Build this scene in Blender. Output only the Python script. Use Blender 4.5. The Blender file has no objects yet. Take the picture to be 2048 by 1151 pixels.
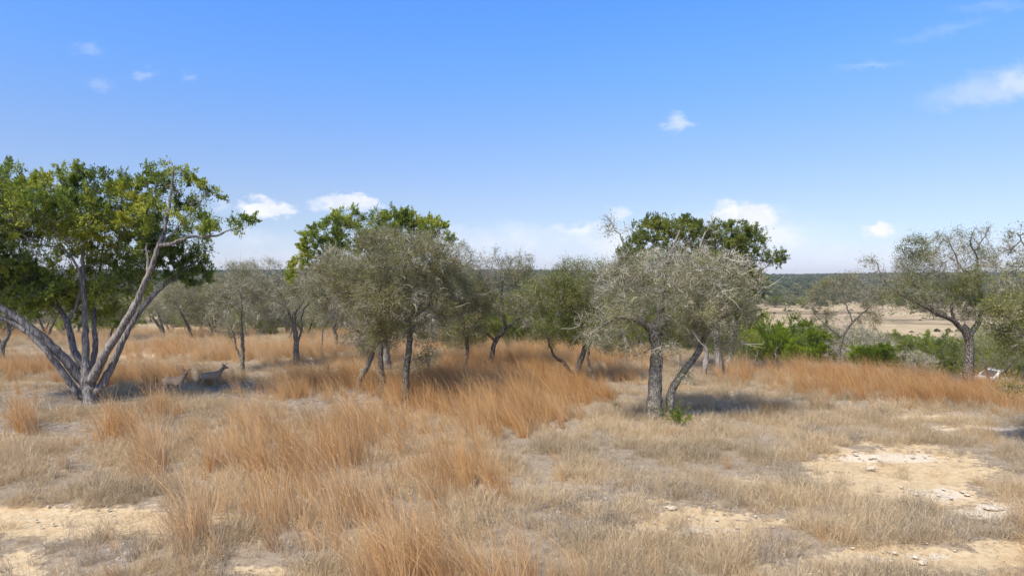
import bpy, bmesh, math, random
import numpy as np
from mathutils import Vector, Matrix

random.seed(7)
RNG = np.random.default_rng(7)
SC = bpy.context.scene
COL = SC.collection
F = 1365.0            # focal length of the photograph, in its own pixels (2048 wide)
H = 5.0               # camera height
HY = 560.0            # row of the true horizon
SUN_EL, SUN_AZ = math.radians(50), math.radians(221)    # azimuth clockwise from +Y (north): behind and left

# ---------------------------------------------------------------- camera
cam = bpy.data.objects.new('camera', bpy.data.cameras.new('camera'))
COL.objects.link(cam)
cam.location = (0, 0, H)
cam.rotation_euler = (math.radians(90), 0, 0)
cam.data.sensor_width = 36.0
cam.data.lens = 36.0 * F / 2048
cam.data.shift_y = -(575.5 - HY) / 2048
cam.data.clip_start = 0.1
cam.data.clip_end = 9000
SC.camera = cam

SC.view_settings.view_transform = 'Standard'
SC.view_settings.look = 'None'
SC.view_settings.exposure = 0.45
SC.view_settings.gamma = 1.0
SC.view_settings.use_curve_mapping = False

# ---------------------------------------------------------------- node helpers
def N(nt, t, **kw):
    n = nt.nodes.new(t)
    for k, v in kw.items():
        if k.startswith('_'):
            n.inputs[int(k[1:])].default_value = v
        else:
            setattr(n, k, v)
    return n
def L(nt, a, b): nt.links.new(a, b)
def math_(nt, op, a, b=None, clamp=False):
    n = N(nt, 'ShaderNodeMath', operation=op, use_clamp=clamp)
    for i, v in enumerate((a, b)):
        if v is None: continue
        if isinstance(v, (int, float)): n.inputs[i].default_value = v
        else: L(nt, v, n.inputs[i])
    return n.outputs[0]
def mix_(nt, fac, a, b, blend='MIX'):
    n = N(nt, 'ShaderNodeMix', data_type='RGBA', blend_type=blend)
    for i, v in ((0, fac), (6, a), (7, b)):
        if isinstance(v, (int, float)): n.inputs[i].default_value = v
        elif isinstance(v, tuple): n.inputs[i].default_value = (*v, 1) if len(v) == 3 else v
        else: L(nt, v, n.inputs[i])
    return n.outputs[2]
def ramp_(nt, fac, stops, interp='LINEAR'):
    n = N(nt, 'ShaderNodeValToRGB')
    cr = n.color_ramp; cr.interpolation = interp
    while len(cr.elements) < len(stops): cr.elements.new(0.5)
    for e, (p, c) in zip(cr.elements, stops):
        e.position = p; e.color = (*c, 1) if len(c) == 3 else (c[0],) * 3 + (1,)
    L(nt, fac, n.inputs[0])
    return n.outputs[0]
def noise_(nt, vec, scale, detail=4, rough=0.55, dist=0.0):
    n = N(nt, 'ShaderNodeTexNoise')
    n.inputs['Scale'].default_value = scale; n.inputs['Detail'].default_value = detail
    n.inputs['Roughness'].default_value = rough; n.inputs['Distortion'].default_value = dist
    if vec is not None: L(nt, vec, n.inputs['Vector'])
    return n.outputs['Fac']
def range_(nt, v, a, b, c=0.0, d=1.0, smooth=True):
    n = N(nt, 'ShaderNodeMapRange', interpolation_type='SMOOTHSTEP' if smooth else 'LINEAR')
    L(nt, v, n.inputs['Value'])
    for k, q in zip(('From Min', 'From Max', 'To Min', 'To Max'), (a, b, c, d)): n.inputs[k].default_value = q
    return n.outputs['Result']

# ---------------------------------------------------------------- world
W = bpy.data.worlds.new('World'); SC.world = W; W.use_nodes = True
nt = W.node_tree; nt.nodes.clear()
out = N(nt, 'ShaderNodeOutputWorld'); bg = N(nt, 'ShaderNodeBackground')
L(nt, bg.outputs[0], out.inputs[0])
sky = N(nt, 'ShaderNodeTexSky', sky_type='NISHITA')
sky.sun_disc = False; sky.sun_elevation = SUN_EL; sky.sun_rotation = SUN_AZ
sky.altitude = 300; sky.air_density = 1.0; sky.dust_density = 0.6; sky.ozone_density = 2.2
tc = N(nt, 'ShaderNodeTexCoord')
nrm = N(nt, 'ShaderNodeVectorMath', operation='NORMALIZE'); L(nt, tc.outputs['Generated'], nrm.inputs[0])
sep = N(nt, 'ShaderNodeSeparateXYZ'); L(nt, nrm.outputs[0], sep.inputs[0])
SKY_GAIN = [(0.0, (.87, .89, 1.22)), (.03, (.90, .905, 1.24)), (.08, (.92, .91, 1.09)), (.1165, (.97, .94, 1.11)), (.187, (.955, 1.035, 1.30)),
            (.287, (.82, 1.19, 1.70)), (.368, (.725, 1.25, 2.05)), (.6, (.95, 1.25, 1.75)), (1.0, (1.15, 1.25, 1.5))]
g = ramp_(nt, sep.outputs['Z'], [(p, tuple(v / 4 for v in c)) for p, c in SKY_GAIN])
skyc = mix_(nt, 1.0, sky.outputs[0], g, 'MULTIPLY')
skyc = mix_(nt, 1.0, skyc, (4, 4, 4), 'MULTIPLY')
# clouds: placed by direction (east / north and up / north), broken up by noise
ysafe = math_(nt, 'MAXIMUM', sep.outputs['Y'], 0.02)
cu = math_(nt, 'DIVIDE', sep.outputs['X'], ysafe); cv = math_(nt, 'DIVIDE', sep.outputs['Z'], ysafe)
cmb = N(nt, 'ShaderNodeCombineXYZ'); L(nt, cu, cmb.inputs[0]); L(nt, cv, cmb.inputs[1])
def cnoise(scale, amt, detail):
    n = N(nt, 'ShaderNodeTexNoise'); n.inputs['Scale'].default_value = scale; n.inputs['Detail'].default_value = detail
    n.inputs['Roughness'].default_value = 0.62
    mp = N(nt, 'ShaderNodeMapping'); mp.inputs['Scale'].default_value = (1, 1.7, 1)
    L(nt, cmb.outputs[0], mp.inputs[0]); L(nt, mp.outputs[0], n.inputs['Vector'])
    s = N(nt, 'ShaderNodeVectorMath', operation='SUBTRACT'); L(nt, n.outputs['Color'], s.inputs[0]); s.inputs[1].default_value = (.5, .5, .5)
    m = N(nt, 'ShaderNodeVectorMath', operation='MULTIPLY'); L(nt, s.outputs[0], m.inputs[0]); m.inputs[1].default_value = (amt, amt * .6, 0)
    return m.outputs[0]
ad = N(nt, 'ShaderNodeVectorMath', operation='ADD'); L(nt, cmb.outputs[0], ad.inputs[0]); L(nt, cnoise(28, 0.07, 5), ad.inputs[1])
CLOUDS = [  # px, py, rx, ry, opacity, degrees, softness
    (532, 417, 56, 20, 1, -4, .5), (578, 420, 26, 15, .6, 0, .9), (688, 405, 62, 18, 1, 2, .5), (730, 412, 36, 18, .7, 0, .8), (440, 412, 20, 20, .35, 0, 1),
    (1354, 246, 34, 20, .5, 0, .9), (1490, 430, 66, 28, 1, -6, .55), (1550, 470, 70, 34, .6, 0, 1), (1236, 428, 24, 16, .7, 0, .9),
    (1762, 461, 38, 15, 1, 0, .6), (1225, 488, 60, 34, .75, 0, .9), (1160, 455, 90, 13, .75, 2, 1), (1000, 478, 330, 34, .5, 0, 1),
    (285, 148, 32, 14, .26, 0, 1), (178, 99, 34, 16, .2, -10, 1), (380, 158, 18, 12, .22, -10, 1), (203, 168, 30, 14, .18, -15, 1),
    (2040, 168, 200, 38, .5, 10, 1), (1740, 133, 80, 9, .16, 4, 1), (1890, 62, 110, 14, .13, 14, 1), (1990, 14, 90, 14, .15, 3, 1),
    (500, 476, 90, 22, .32, 0, 1), (1460, 470, 220, 60, .4, 0, 1), (700, 520, 600, 46, .35, 0, 1), (1700, 520, 500, 40, .35, 0, 1)]
acc = None
for (px, py, rx, ry, op, ang, soft) in CLOUDS:
    mp = N(nt, 'ShaderNodeMapping', vector_type='TEXTURE')
    mp.inputs['Location'].default_value = ((px - 1024) / F, (HY - py) / F, 0)
    mp.inputs['Rotation'].default_value = (0, 0, math.radians(ang))
    mp.inputs['Scale'].default_value = (rx / F * 1.25, ry / F * 1.25, 1)
    L(nt, ad.outputs[0], mp.inputs[0])
    ln = N(nt, 'ShaderNodeVectorMath', operation='LENGTH'); L(nt, mp.outputs[0], ln.inputs[0])
    v = range_(nt, ln.outputs['Value'], 1.0, 1.0 - soft, 0.0, op)
    if acc is None: acc = v
    else:   # 1-(1-a)(1-b)
        a1 = math_(nt, 'SUBTRACT', 1.0, acc); b1 = math_(nt, 'SUBTRACT', 1.0, v)
        acc = math_(nt, 'SUBTRACT', 1.0, math_(nt, 'MULTIPLY', a1, b1))
front = math_(nt, 'GREATER_THAN', sep.outputs['Y'], 0.03)
wisp = noise_(nt, ad.outputs[0], 9, 6, .6)
acc = math_(nt, 'MULTIPLY', math_(nt, 'MULTIPLY', acc, range_(nt, wisp, .25, .55, .55, 1.0)), front, True)
STR = 0.1
cloudc = mix_(nt, range_(nt, noise_(nt, ad.outputs[0], 22, 4), .35, .65), (6.3, 6.7, 7.7), (7.7, 7.75, 7.9))
skyc = mix_(nt, acc, skyc, cloudc)
L(nt, skyc, bg.inputs[0]); bg.inputs[1].default_value = STR

sun = bpy.data.objects.new('sun', bpy.data.lights.new('sun', 'SUN')); COL.objects.link(sun)
sun.data.energy = 4.4; sun.data.angle = math.radians(12.0); sun.data.color = (1.0, 0.93, 0.82)
sd = Vector((math.sin(SUN_AZ) * math.cos(SUN_EL), math.cos(SUN_AZ) * math.cos(SUN_EL), math.sin(SUN_EL)))
sun.rotation_euler = sd.to_track_quat('Z', 'Y').to_euler()
sun.location = (0, 0, 50)

# ---------------------------------------------------------------- object helpers
def tag(o, label=None, cat=None, group=None, kind=None):
    if label: o['label'] = label
    if cat: o['category'] = cat
    if group: o['group'] = group
    if kind: o['kind'] = kind
    return o
def empty(name, loc, label, cat, group=None, rz=0.0):
    o = bpy.data.objects.new(name, None); COL.objects.link(o)
    o.location = loc; o.rotation_euler = (0, 0, rz); o.empty_display_size = .2
    return tag(o, label, cat, group)
def np_mesh(name, V, faces_list, attrs=None, smooth=False):
    """faces_list: list of int arrays (n,k). attrs: {name: (domain, array)}"""
    me = bpy.data.meshes.new(name)
    V = np.ascontiguousarray(V, dtype=np.float32)
    me.vertices.add(len(V)); me.vertices.foreach_set('co', V.ravel())
    loops = np.concatenate([f.ravel() for f in faces_list]).astype(np.int32)
    tot = np.concatenate([np.full(len(f), f.shape[1], np.int32) for f in faces_list])
    start = np.concatenate([[0], np.cumsum(tot)[:-1]]).astype(np.int32)
    me.loops.add(len(loops)); me.loops.foreach_set('vertex_index', loops)
    me.polygons.add(len(tot)); me.polygons.foreach_set('loop_start', start)
    me.polygons.foreach_set('use_smooth', np.full(len(tot), smooth))
    me.update(calc_edges=True)
    for k, (dom, a) in (attrs or {}).items():
        if a.ndim == 1:
            at = me.attributes.new(k, 'FLOAT', dom); at.data.foreach_set('value', a.astype(np.float32))
        else:
            at = me.attributes.new(k, 'FLOAT_COLOR', dom); at.data.foreach_set('color', a.astype(np.float32).ravel())
    me.validate()
    return me
def link(name, me, mat, parent=None, loc=None):
    o = bpy.data.objects.new(name, me); COL.objects.link(o)
    if mat and not me.materials: me.materials.append(mat)
    if parent: o.parent = parent
    if loc is not None: o.location = loc
    return o

# ---------------------------------------------------------------- value noise and the lie of the land
def vnoise(x, y, s, seed=0):
    x = np.asarray(x, float) / s; y = np.asarray(y, float) / s
    xi = np.floor(x).astype(np.int64); yi = np.floor(y).astype(np.int64)
    fx = x - xi; fy = y - yi; fx = fx * fx * (3 - 2 * fx); fy = fy * fy * (3 - 2 * fy)
    def h(a, b):
        n = (a * 374761393 + b * 668265263 + seed * 1442695041) & 0xffffffff
        n = ((n ^ (n >> 13)) * 1274126177) & 0xffffffff
        return ((n ^ (n >> 16)) & 0xffff) / 65535.0
    return (h(xi, yi) * (1 - fx) + h(xi + 1, yi) * fx) * (1 - fy) + (h(xi, yi + 1) * (1 - fx) + h(xi + 1, yi + 1) * fx) * fy
def fbm(x, y, s, o=3, seed=0):
    return sum(vnoise(x, y, s / 2 ** i, seed + i) * .5 ** i for i in range(o)) / sum(.5 ** i for i in range(o))
def sst(a, b, v):
    t = np.clip((v - a) / (b - a), 0, 1); return t * t * (3 - 2 * t)
def terr(x, y):
    x = np.asarray(x, float); y = np.asarray(y, float)
    s = x / np.maximum(y, 6.0)
    edge = np.interp(s, [-1.2, -.2, .05, .2, .33, .55, .75, 1.5], [62, 60, 58, 52, 40, 35, 30, 27])
    dep = np.interp(s, [-1, -.3, 0, .3, 2], [7, 8, 10, 14, 15])
    t = np.maximum(y - edge, 0)
    z = -dep * (1 - np.exp(-(t / 60) ** 1.3))
    z = z + sst(380, 1100, y) * 7.0 + sst(900, 2100, y) * (24 + 26 * (fbm(x, y * .3, 800, 3, 5) - .5)) + (15 - dep) * sst(300, 1000, y)
    z = z + sst(90, 300, y) * 2.4 * (fbm(x, y, 160, 3, 9) - .5)
    near = 1 - sst(60, 200, y)
    return z + near * (.30 * (fbm(x, y, 9, 3, 1) - .5) + .07 * (fbm(x, y, 1.2, 2, 3) - .5))
def tz(x, y): return float(terr(x, y))
def wpt(px, py, Y): return np.array([(px - 1024) * Y / F, Y, H - (py - HY) * Y / F])
def base_Y(py): return F * H / (py - HY)
def to_px(x, y, z=None):
    if z is None: z = terr(x, y)
    yy = np.maximum(y, .5)
    return 1024 + x * F / yy, HY + (H - z) * F / yy

# masks of the near ground, given as ellipses (px, py, rx, ry, strength)
SOIL = [(150, 1040, 320, 34, 1.25), (420, 1030, 90, 14, .8), (30, 1125, 80, 40, .9), (520, 1140, 120, 16, .8), (1790, 938, 165, 48, 1.5), (1700, 905, 80, 16, .8),
        (1850, 985, 150, 26, 1.0), (2010, 1022, 80, 22, 1), (1400, 1045, 150, 36, 1.1), (1300, 1000, 80, 16, .6), (1820, 1118, 220, 32, 1.2), (2010, 1100, 90, 30, 1),
        (1850, 832, 70, 8, .8), (1960, 856, 110, 9, .9), (1500, 960, 90, 16, .6), (1200, 1005, 60, 9, .6), (270, 712, 110, 6, 1), (980, 1010, 60, 8, .5),
        (560, 745, 60, 4, .5), (760, 757, 40, 5, .6), (1380, 1010, 60, 14, .6), (1560, 1130, 60, 12, .5), (1210, 1060, 90, 10, .4), (860, 985, 80, 10, .4)]
PALE = [(1760, 908, 110, 10, 1.1), (1860, 985, 110, 16, .7), (2010, 1020, 70, 18, 1.2), (1400, 1060, 110, 16, .75), (1800, 1110, 120, 16, .6),
        (1960, 856, 100, 6, .9), (1850, 832, 50, 6, .5), (230, 975, 30, 8, .6), (270, 712, 110, 5, .9), (240, 1100, 24, 14, .5), (1750, 925, 50, 8, .5)]
LITTER = [(110, 862, 230, 22, .9), (60, 800, 170, 30, .8), (420, 765, 130, 26, .6), (590, 800, 200, 24, .8), (545, 842, 60, 18, .8), (690, 880, 40, 20, .7),
          (250, 1105, 60, 36, .9), (345, 1110, 40, 24, .8), (720, 790, 60, 18, .8), (1450, 745, 110, 14, .9), (330, 850, 60, 20, .7), (1320, 848, 120, 10, .4),
          (1700, 905, 60, 8, .3), (840, 820, 70, 14, .6)]
TALL = [(880, 800, 90, 26, .95), (1000, 800, 120, 30, 1.1), (960, 770, 170, 30, 1.2), (1110, 790, 100, 28, .9), (700, 775, 150, 20, .8), (560, 790, 80, 14, .5),
        (600, 770, 60, 22, .5), (1560, 755, 120, 20, 1.3), (1720, 772, 140, 24, 1.3), (1880, 790, 140, 24, 1.3), (2020, 806, 110, 24, 1.2), (1100, 722, 180, 22, 1.0), (980, 730, 130, 22, 1.0),
        (740, 715, 100, 22, .7), (500, 712, 220, 16, .7), (330, 705, 120, 16, .7), (300, 760, 180, 16, .6), (50, 745, 90, 16, .7), (60, 860, 18, 14, 1.2), (218, 880, 22, 12, 1.2),
        (312, 960, 22, 18, 1.1), (480, 900, 40, 30, .9), (560, 960, 60, 40, 1.1), (620, 930, 80, 40, .9), (500, 860, 60, 20, .7), (700, 860, 90, 24, .7), (800, 880, 120, 30, .5),
        (680, 1000, 110, 30, .6), (385, 1090, 30, 26, .8), (900, 1165, 170, 36, .75), (780, 1160, 120, 50, .7), (1330, 1180, 80, 26, 1.1), (1000, 1180, 90, 30, .9), (1120, 1190, 90, 20, .6),
        (1215, 800, 20, 10, 1.2), (860, 1000, 40, 60, .5), (1000, 1000, 24, 40, .4), (430, 930, 20, 20, .8), (345, 800, 40, 14, .8), (1545, 830, 18, 14, .8), (1640, 815, 18, 14, .5),
        (1290, 735, 60, 16, .8), (1220, 760, 60, 20, .6), (940, 880, 60, 30, .4), (610, 1080, 60, 40, .35), (600, 900, 190, 70, .62), (800, 950, 210, 80, .4), (720, 1060, 270, 70, .42), (900, 860, 200, 40, .5), (240, 870, 30, 20, .9), (300, 920, 30, 30, .9), (1060, 830, 90, 20, .6), (330, 830, 30, 20, .8), (400, 1060, 20, 20, .5)]
def emask(lst, px, py, soft=.7):
    m = np.zeros_like(px)
    for (cx, cy, rx, ry, s) in lst:
        d = np.hypot((px - cx) / rx, (py - cy) / ry)
        m = np.maximum(m, s * (1 - sst(1 - soft, 1 + soft, d)))
    return m

# ---------------------------------------------------------------- materials
def new_mat(name):
    m = bpy.data.materials.new(name); m.use_nodes = True
    nt = m.node_tree; nt.nodes.clear()
    o = N(nt, 'ShaderNodeOutputMaterial')
    return m, nt, o
def attr(nt, name, typ='GEOMETRY', out='Fac'):
    return N(nt, 'ShaderNodeAttribute', attribute_name=name, attribute_type=typ).outputs[out]
def surf(nt, o, col, rough=.8, spec=.2, bump=None, transl=0.0):
    b = N(nt, 'ShaderNodeBsdfPrincipled'); b.inputs['Roughness'].default_value = rough
    b.inputs['Specular IOR Level'].default_value = spec
    if isinstance(col, tuple): b.inputs['Base Color'].default_value = (*col, 1)
    else: L(nt, col, b.inputs['Base Color'])
    if bump is not None: L(nt, bump, b.inputs['Normal'])
    sh = b.outputs[0]
    if transl:
        t = N(nt, 'ShaderNodeBsdfTranslucent')
        if isinstance(col, tuple): t.inputs[0].default_value = (*col, 1)
        else: L(nt, col, t.inputs[0])
        mx = N(nt, 'ShaderNodeMixShader'); mx.inputs[0].default_value = transl
        L(nt, sh, mx.inputs[1]); L(nt, t.outputs[0], mx.inputs[2]); sh = mx.outputs[0]
    L(nt, sh, o.inputs[0])
    return b
def bump_(nt, h, strength, dist):
    b = N(nt, 'ShaderNodeBump'); b.inputs['Strength'].default_value = strength; b.inputs['Distance'].default_value = dist
    L(nt, h, b.inputs['Height']); return b.outputs[0]

def leaf_mat(name, stops, transl=.4, rough=.6, nscale=.7):
    m, nt, o = new_mat(name)
    geo = N(nt, 'ShaderNodeNewGeometry')
    nz = noise_(nt, geo.outputs['Position'], nscale, 3)
    v = attr(nt, 'var')
    f = math_(nt, 'ADD', math_(nt, 'MULTIPLY', v, .55), math_(nt, 'MULTIPLY', range_(nt, nz, .3, .7), .45))
    surf(nt, o, ramp_(nt, f, stops), rough, .25, None, transl)
    return m
OAK_LEAF = leaf_mat('oak_leaf', [(0, (.09, .09, .03)), (.35, (.20, .19, .07)), (.7, (.30, .275, .11)), (1, (.44, .39, .19))])
OAK_LEAF_GREY = leaf_mat('oak_leaf_grey', [(0, (.12, .11, .044)), (.35, (.245, .24, .105)), (.7, (.36, .34, .165)), (1, (.50, .46, .25))])
OAK_LEAF_GREEN = leaf_mat('oak_leaf_green', [(0, (.075, .09, .02)), (.4, (.19, .205, .05)), (.75, (.29, .285, .085)), (1, (.40, .37, .14))])
JUN_LEAF = leaf_mat('juniper_leaf', [(0, (.04, .065, .018)), (.22, (.09, .135, .029)), (.44, (.18, .24, .036)), (.64, (.37, .405, .045)), (1, (.58, .52, .07))], .34, .6, .45)
JUN_LEAF_OLIVE = leaf_mat('juniper_leaf_olive', [(0, (.055, .075, .02)), (.4, (.14, .18, .035)), (.75, (.26, .28, .05)), (1, (.40, .37, .09))], .42)
BRIGHT_LEAF = leaf_mat('juniper_leaf_bright', [(0, (.05, .085, .012)), (.35, (.10, .155, .012)), (.7, (.22, .29, .016)), (1, (.38, .41, .028))], .35)
def far_mat():
    m, nt, o = new_mat('far_leaf')
    f = math_(nt, 'ADD', math_(nt, 'MULTIPLY', attr(nt, 'var'), .45), math_(nt, 'MULTIPLY', attr(nt, 'tint', 'INSTANCER'), .55))
    surf(nt, o, ramp_(nt, f, [(.1, (.05, .065, .03)), (.4, (.10, .12, .05)), (.6, (.17, .18, .08)), (.8, (.26, .24, .125)), (1, (.34, .30, .19))]), .8, .15, None, .15)
    return m
FAR_LEAF = far_mat()

def bark_mat(name, dark, mid, light, vscale=(6, 6, 1.2), bs=.9, lich=.5):
    m, nt, o = new_mat(name)
    tcn = N(nt, 'ShaderNodeTexCoord')
    mp = N(nt, 'ShaderNodeMapping'); mp.inputs['Scale'].default_value = vscale; L(nt, tcn.outputs['Object'], mp.inputs[0])
    a = noise_(nt, mp.outputs[0], 3.0, 6, .65, .6)
    b = noise_(nt, tcn.outputs['Object'], 9, 4, .7)
    c = ramp_(nt, a, [(.36, dark), (.48, mid), (.64, light)])
    c = mix_(nt, range_(nt, b, .55 - .1 * lich, .72, 0, lich), c, light)
    thin = attr(nt, 'thin')
    tw = ramp_(nt, b, [(.35, mid), (.6, light)])
    c = mix_(nt, thin, c, tw)
    surf(nt, o, c, .9, .15, bump_(nt, a, bs, .04))
    return m
JUN_BARK = bark_mat('juniper_bark', (.055, .045, .037), (.20, .175, .15), (.42, .385, .34), (7, 7, .5), 1.0, .2)
OAK_BARK = bark_mat('oak_bark', (.035, .03, .024), (.15, .13, .10), (.40, .365, .29), (7, 7, 3.5), 1.0, .5)
OAK_BARK_DARK = bark_mat('oak_bark_dark', (.022, .018, .015), (.085, .07, .055), (.30, .27, .21), (7, 7, 3.5), 1.0, .25)
def twig_mat(name, stops):
    m, nt, o = new_mat(name)
    surf(nt, o, ramp_(nt, attr(nt, 'var'), stops), .9, .1)
    return m
OAK_TWIG = twig_mat('oak_twig', [(0, (.13, .11, .08)), (.5, (.28, .25, .185)), (1, (.48, .44, .34))])
OAK_TWIG_PALE = twig_mat('oak_twig_pale', [(0, (.18, .155, .115)), (.5, (.38, .34, .255)), (1, (.62, .57, .45))])
JUN_TWIG = twig_mat('juniper_twig', [(0, (.07, .055, .045)), (.6, (.17, .15, .125)), (1, (.36, .33, .30))])

def ground_material():
    m, nt, o = new_mat('dry_ground')
    geo = N(nt, 'ShaderNodeNewGeometry'); P = geo.outputs['Position']
    sp = N(nt, 'ShaderNodeSeparateXYZ'); L(nt, P, sp.inputs[0])
    at = N(nt, 'ShaderNodeAttribute', attribute_name='mask'); sc = N(nt, 'ShaderNodeSeparateColor'); L(nt, at.outputs['Color'], sc.inputs[0])
    n1 = noise_(nt, P, .9, 6, .65); n2 = noise_(nt, P, 6, 5, .7); n3 = noise_(nt, P, 38, 3, .7)
    # thatch: old grass, earth showing between
    th = ramp_(nt, n2, [(.3, (.17, .125, .085)), (.5, (.33, .255, .17)), (.7, (.45, .355, .24))])
    th = mix_(nt, range_(nt, n1, .35, .65, 0, .6), th, ramp_(nt, n3, [(.35, (.20, .165, .13)), (.65, (.44, .37, .28))]))
    soil = ramp_(nt, n2, [(.28, (.42, .29, .15)), (.5, (.58, .43, .24)), (.72, (.68, .54, .34))])
    soil = mix_(nt, range_(nt, n3, .58, .72, 0, .8), soil, (.74, .65, .49))
    pale = ramp_(nt, n3, [(.35, (.52, .41, .27)), (.6, (.74, .64, .49))])
    lit = ramp_(nt, n3, [(.32, (.16, .12, .085)), (.5, (.35, .285, .22)), (.68, (.56, .485, .40))])
    def edge(ch, lo=.38, hi=.58):
        j = math_(nt, 'ADD', math_(nt, 'MULTIPLY', ch, .75), math_(nt, 'MULTIPLY', math_(nt, 'SUBTRACT', math_(nt, 'ADD', math_(nt, 'MULTIPLY', n1, .55), math_(nt, 'MULTIPLY', n2, .45)), .5), 2.6))
        return range_(nt, j, lo, hi)
    c = mix_(nt, edge(sc.outputs[1]), th, lit)
    c = mix_(nt, edge(sc.outputs[0]), c, soil)
    c = mix_(nt, edge(sc.outputs[2]), c, pale)
    # far valley: fields in long strips
    mp = N(nt, 'ShaderNodeMapping'); mp.inputs['Scale'].default_value = (.006, .016, 1); L(nt, P, mp.inputs[0])
    f1 = noise_(nt, mp.outputs[0], 1.6, 7, .62, .4)
    fld = ramp_(nt, f1, [(.3, (.12, .10, .055)), (.4, (.23, .17, .095)), (.48, (.36, .265, .15)), (.56, (.50, .385, .22)), (.64, (.36, .25, .155)), (.75, (.26, .185, .11))])
    fld = mix_(nt, range_(nt, noise_(nt, P, .08, 6, .7), .5, .68, 0, .75), fld, (.15, .135, .085))
    yd = sp.outputs['Y']
    c = mix_(nt, range_(nt, yd, 75, 150), c, fld)
    wd = ramp_(nt, noise_(nt, P, .01, 5), [(.3, (.075, .08, .045)), (.55, (.11, .11, .06)), (.7, (.23, .17, .105))])
    c = mix_(nt, range_(nt, yd, 480, 700), c, wd)
    h = math_(nt, 'ADD', n2, math_(nt, 'MULTIPLY', n3, .5))
    surf(nt, o, c, .95, .1, bump_(nt, h, .8, .05))
    return m

def blade_mat(name, stops, transl=.3):
    """tint comes from the instance, var from the blade"""
    m, nt, o = new_mat(name)
    t = attr(nt, 'tint', 'INSTANCER'); v = attr(nt, 'var')
    f = math_(nt, 'ADD', math_(nt, 'MULTIPLY', t, .55), math_(nt, 'MULTIPLY', v, .45))
    surf(nt, o, ramp_(nt, f, stops), .75, .12, None, transl)
    return m
BLADE_TALL = blade_mat('bluestem_blade', [(0, (.64, .49, .31)), (.25, (.64, .43, .23)), (.5, (.61, .36, .135)), (.75, (.50, .255, .10)), (1, (.34, .16, .08))])
BLADE_SHORT = blade_mat('short_grass_blade', [(0, (.28, .215, .145)), (.25, (.45, .36, .225)), (.5, (.62, .48, .30)), (.75, (.68, .52, .30)), (1, (.54, .44, .25))])
BLADE_GREY = blade_mat('grey_forb_stem', [(0, (.20, .16, .12)), (.5, (.40, .33, .24)), (1, (.58, .50, .38))], .1)

# ---------------------------------------------------------------- ground
def build_ground():
    ys = np.concatenate([np.linspace(-60, 7, 24, endpoint=False), np.arange(7, 36, .17), np.arange(36, 70, .45)])
    y = 70.0; ext = []
    while y < 3600: ext.append(y); y *= 1.028
    ys = np.concatenate([ys, ext])
    t = np.linspace(-1, 1, 401)
    outer = np.array([1.12, 1.35, 1.8, 2.6])
    t = np.concatenate([-outer[::-1], t, outer])
    w = .84 * np.maximum(ys, 0) + 8
    X = t[None, :] * w[:, None]; Yg = np.repeat(ys[:, None], len(t), 1)
    far = np.abs(t) > 1.01
    X[:, far] += np.sign(t[far])[None, :] * (np.abs(t[far]) * 14)[None, :]
    x = X.ravel(); y = Yg.ravel(); z = terr(x, y)
    px, py = to_px(x, y, z)
    ok = (y > 6) & (y < 130)
    jx = px + 60 * (fbm(x, y, 2.2, 2, 21) - .5); jy = py + 16 * (fbm(x, y, 1.6, 2, 22) - .5)
    mk = np.zeros((len(x), 4)); mk[:, 3] = 1
    for i, l in enumerate((SOIL, LITTER, PALE)):
        mk[:, i] = np.where(ok, emask(l, jx, jy), 0)
    beside = np.where((np.abs(x) > .76 * np.maximum(y, 1)) | (y < 11), fbm(x, y, 4, 2, 33), 0)
    mk[:, 0] = np.maximum(mk[:, 0], sst(.6, .72, beside) * .8)
    z = z - np.where(ok, .05 * mk[:, 0], 0)
    nr, nc = X.shape
    i = np.arange(nr * nc).reshape(nr, nc)
    f = np.stack([i[:-1, :-1], i[:-1, 1:], i[1:, 1:], i[1:, :-1]], -1).reshape(-1, 4)
    me = np_mesh('ground', np.stack([x, y, z], 1), [f], {'mask': ('POINT', mk)}, True)
    o = link('ground', me, ground_material())
    tag(o, 'dry grassland ground with bare tan soil patches falling away to a valley', kind='structure')
build_ground()

# ---------------------------------------------------------------- trees
def catmull(P, step):
    P = np.array(P, float)
    if len(P) == 2: Q = [P[0], P[0], P[1], P[1]]
    Pp = np.vstack([2 * P[0] - P[1], P, 2 * P[-1] - P[-2]])
    out = []
    for k in range(1, len(Pp) - 2):
        a, b, c, d = Pp[k - 1:k + 3]
        n = max(2, int(np.linalg.norm(c[:3] - b[:3]) / step) + 1)
        for t in np.linspace(0, 1, n, endpoint=False):
            out.append(.5 * ((2 * b) + (c - a) * t + (2 * a - 5 * b + 4 * c - d) * t * t + (3 * b - a - 3 * c + d) * t ** 3))
    out.append(Pp[-2])
    return np.array(out)

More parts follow.
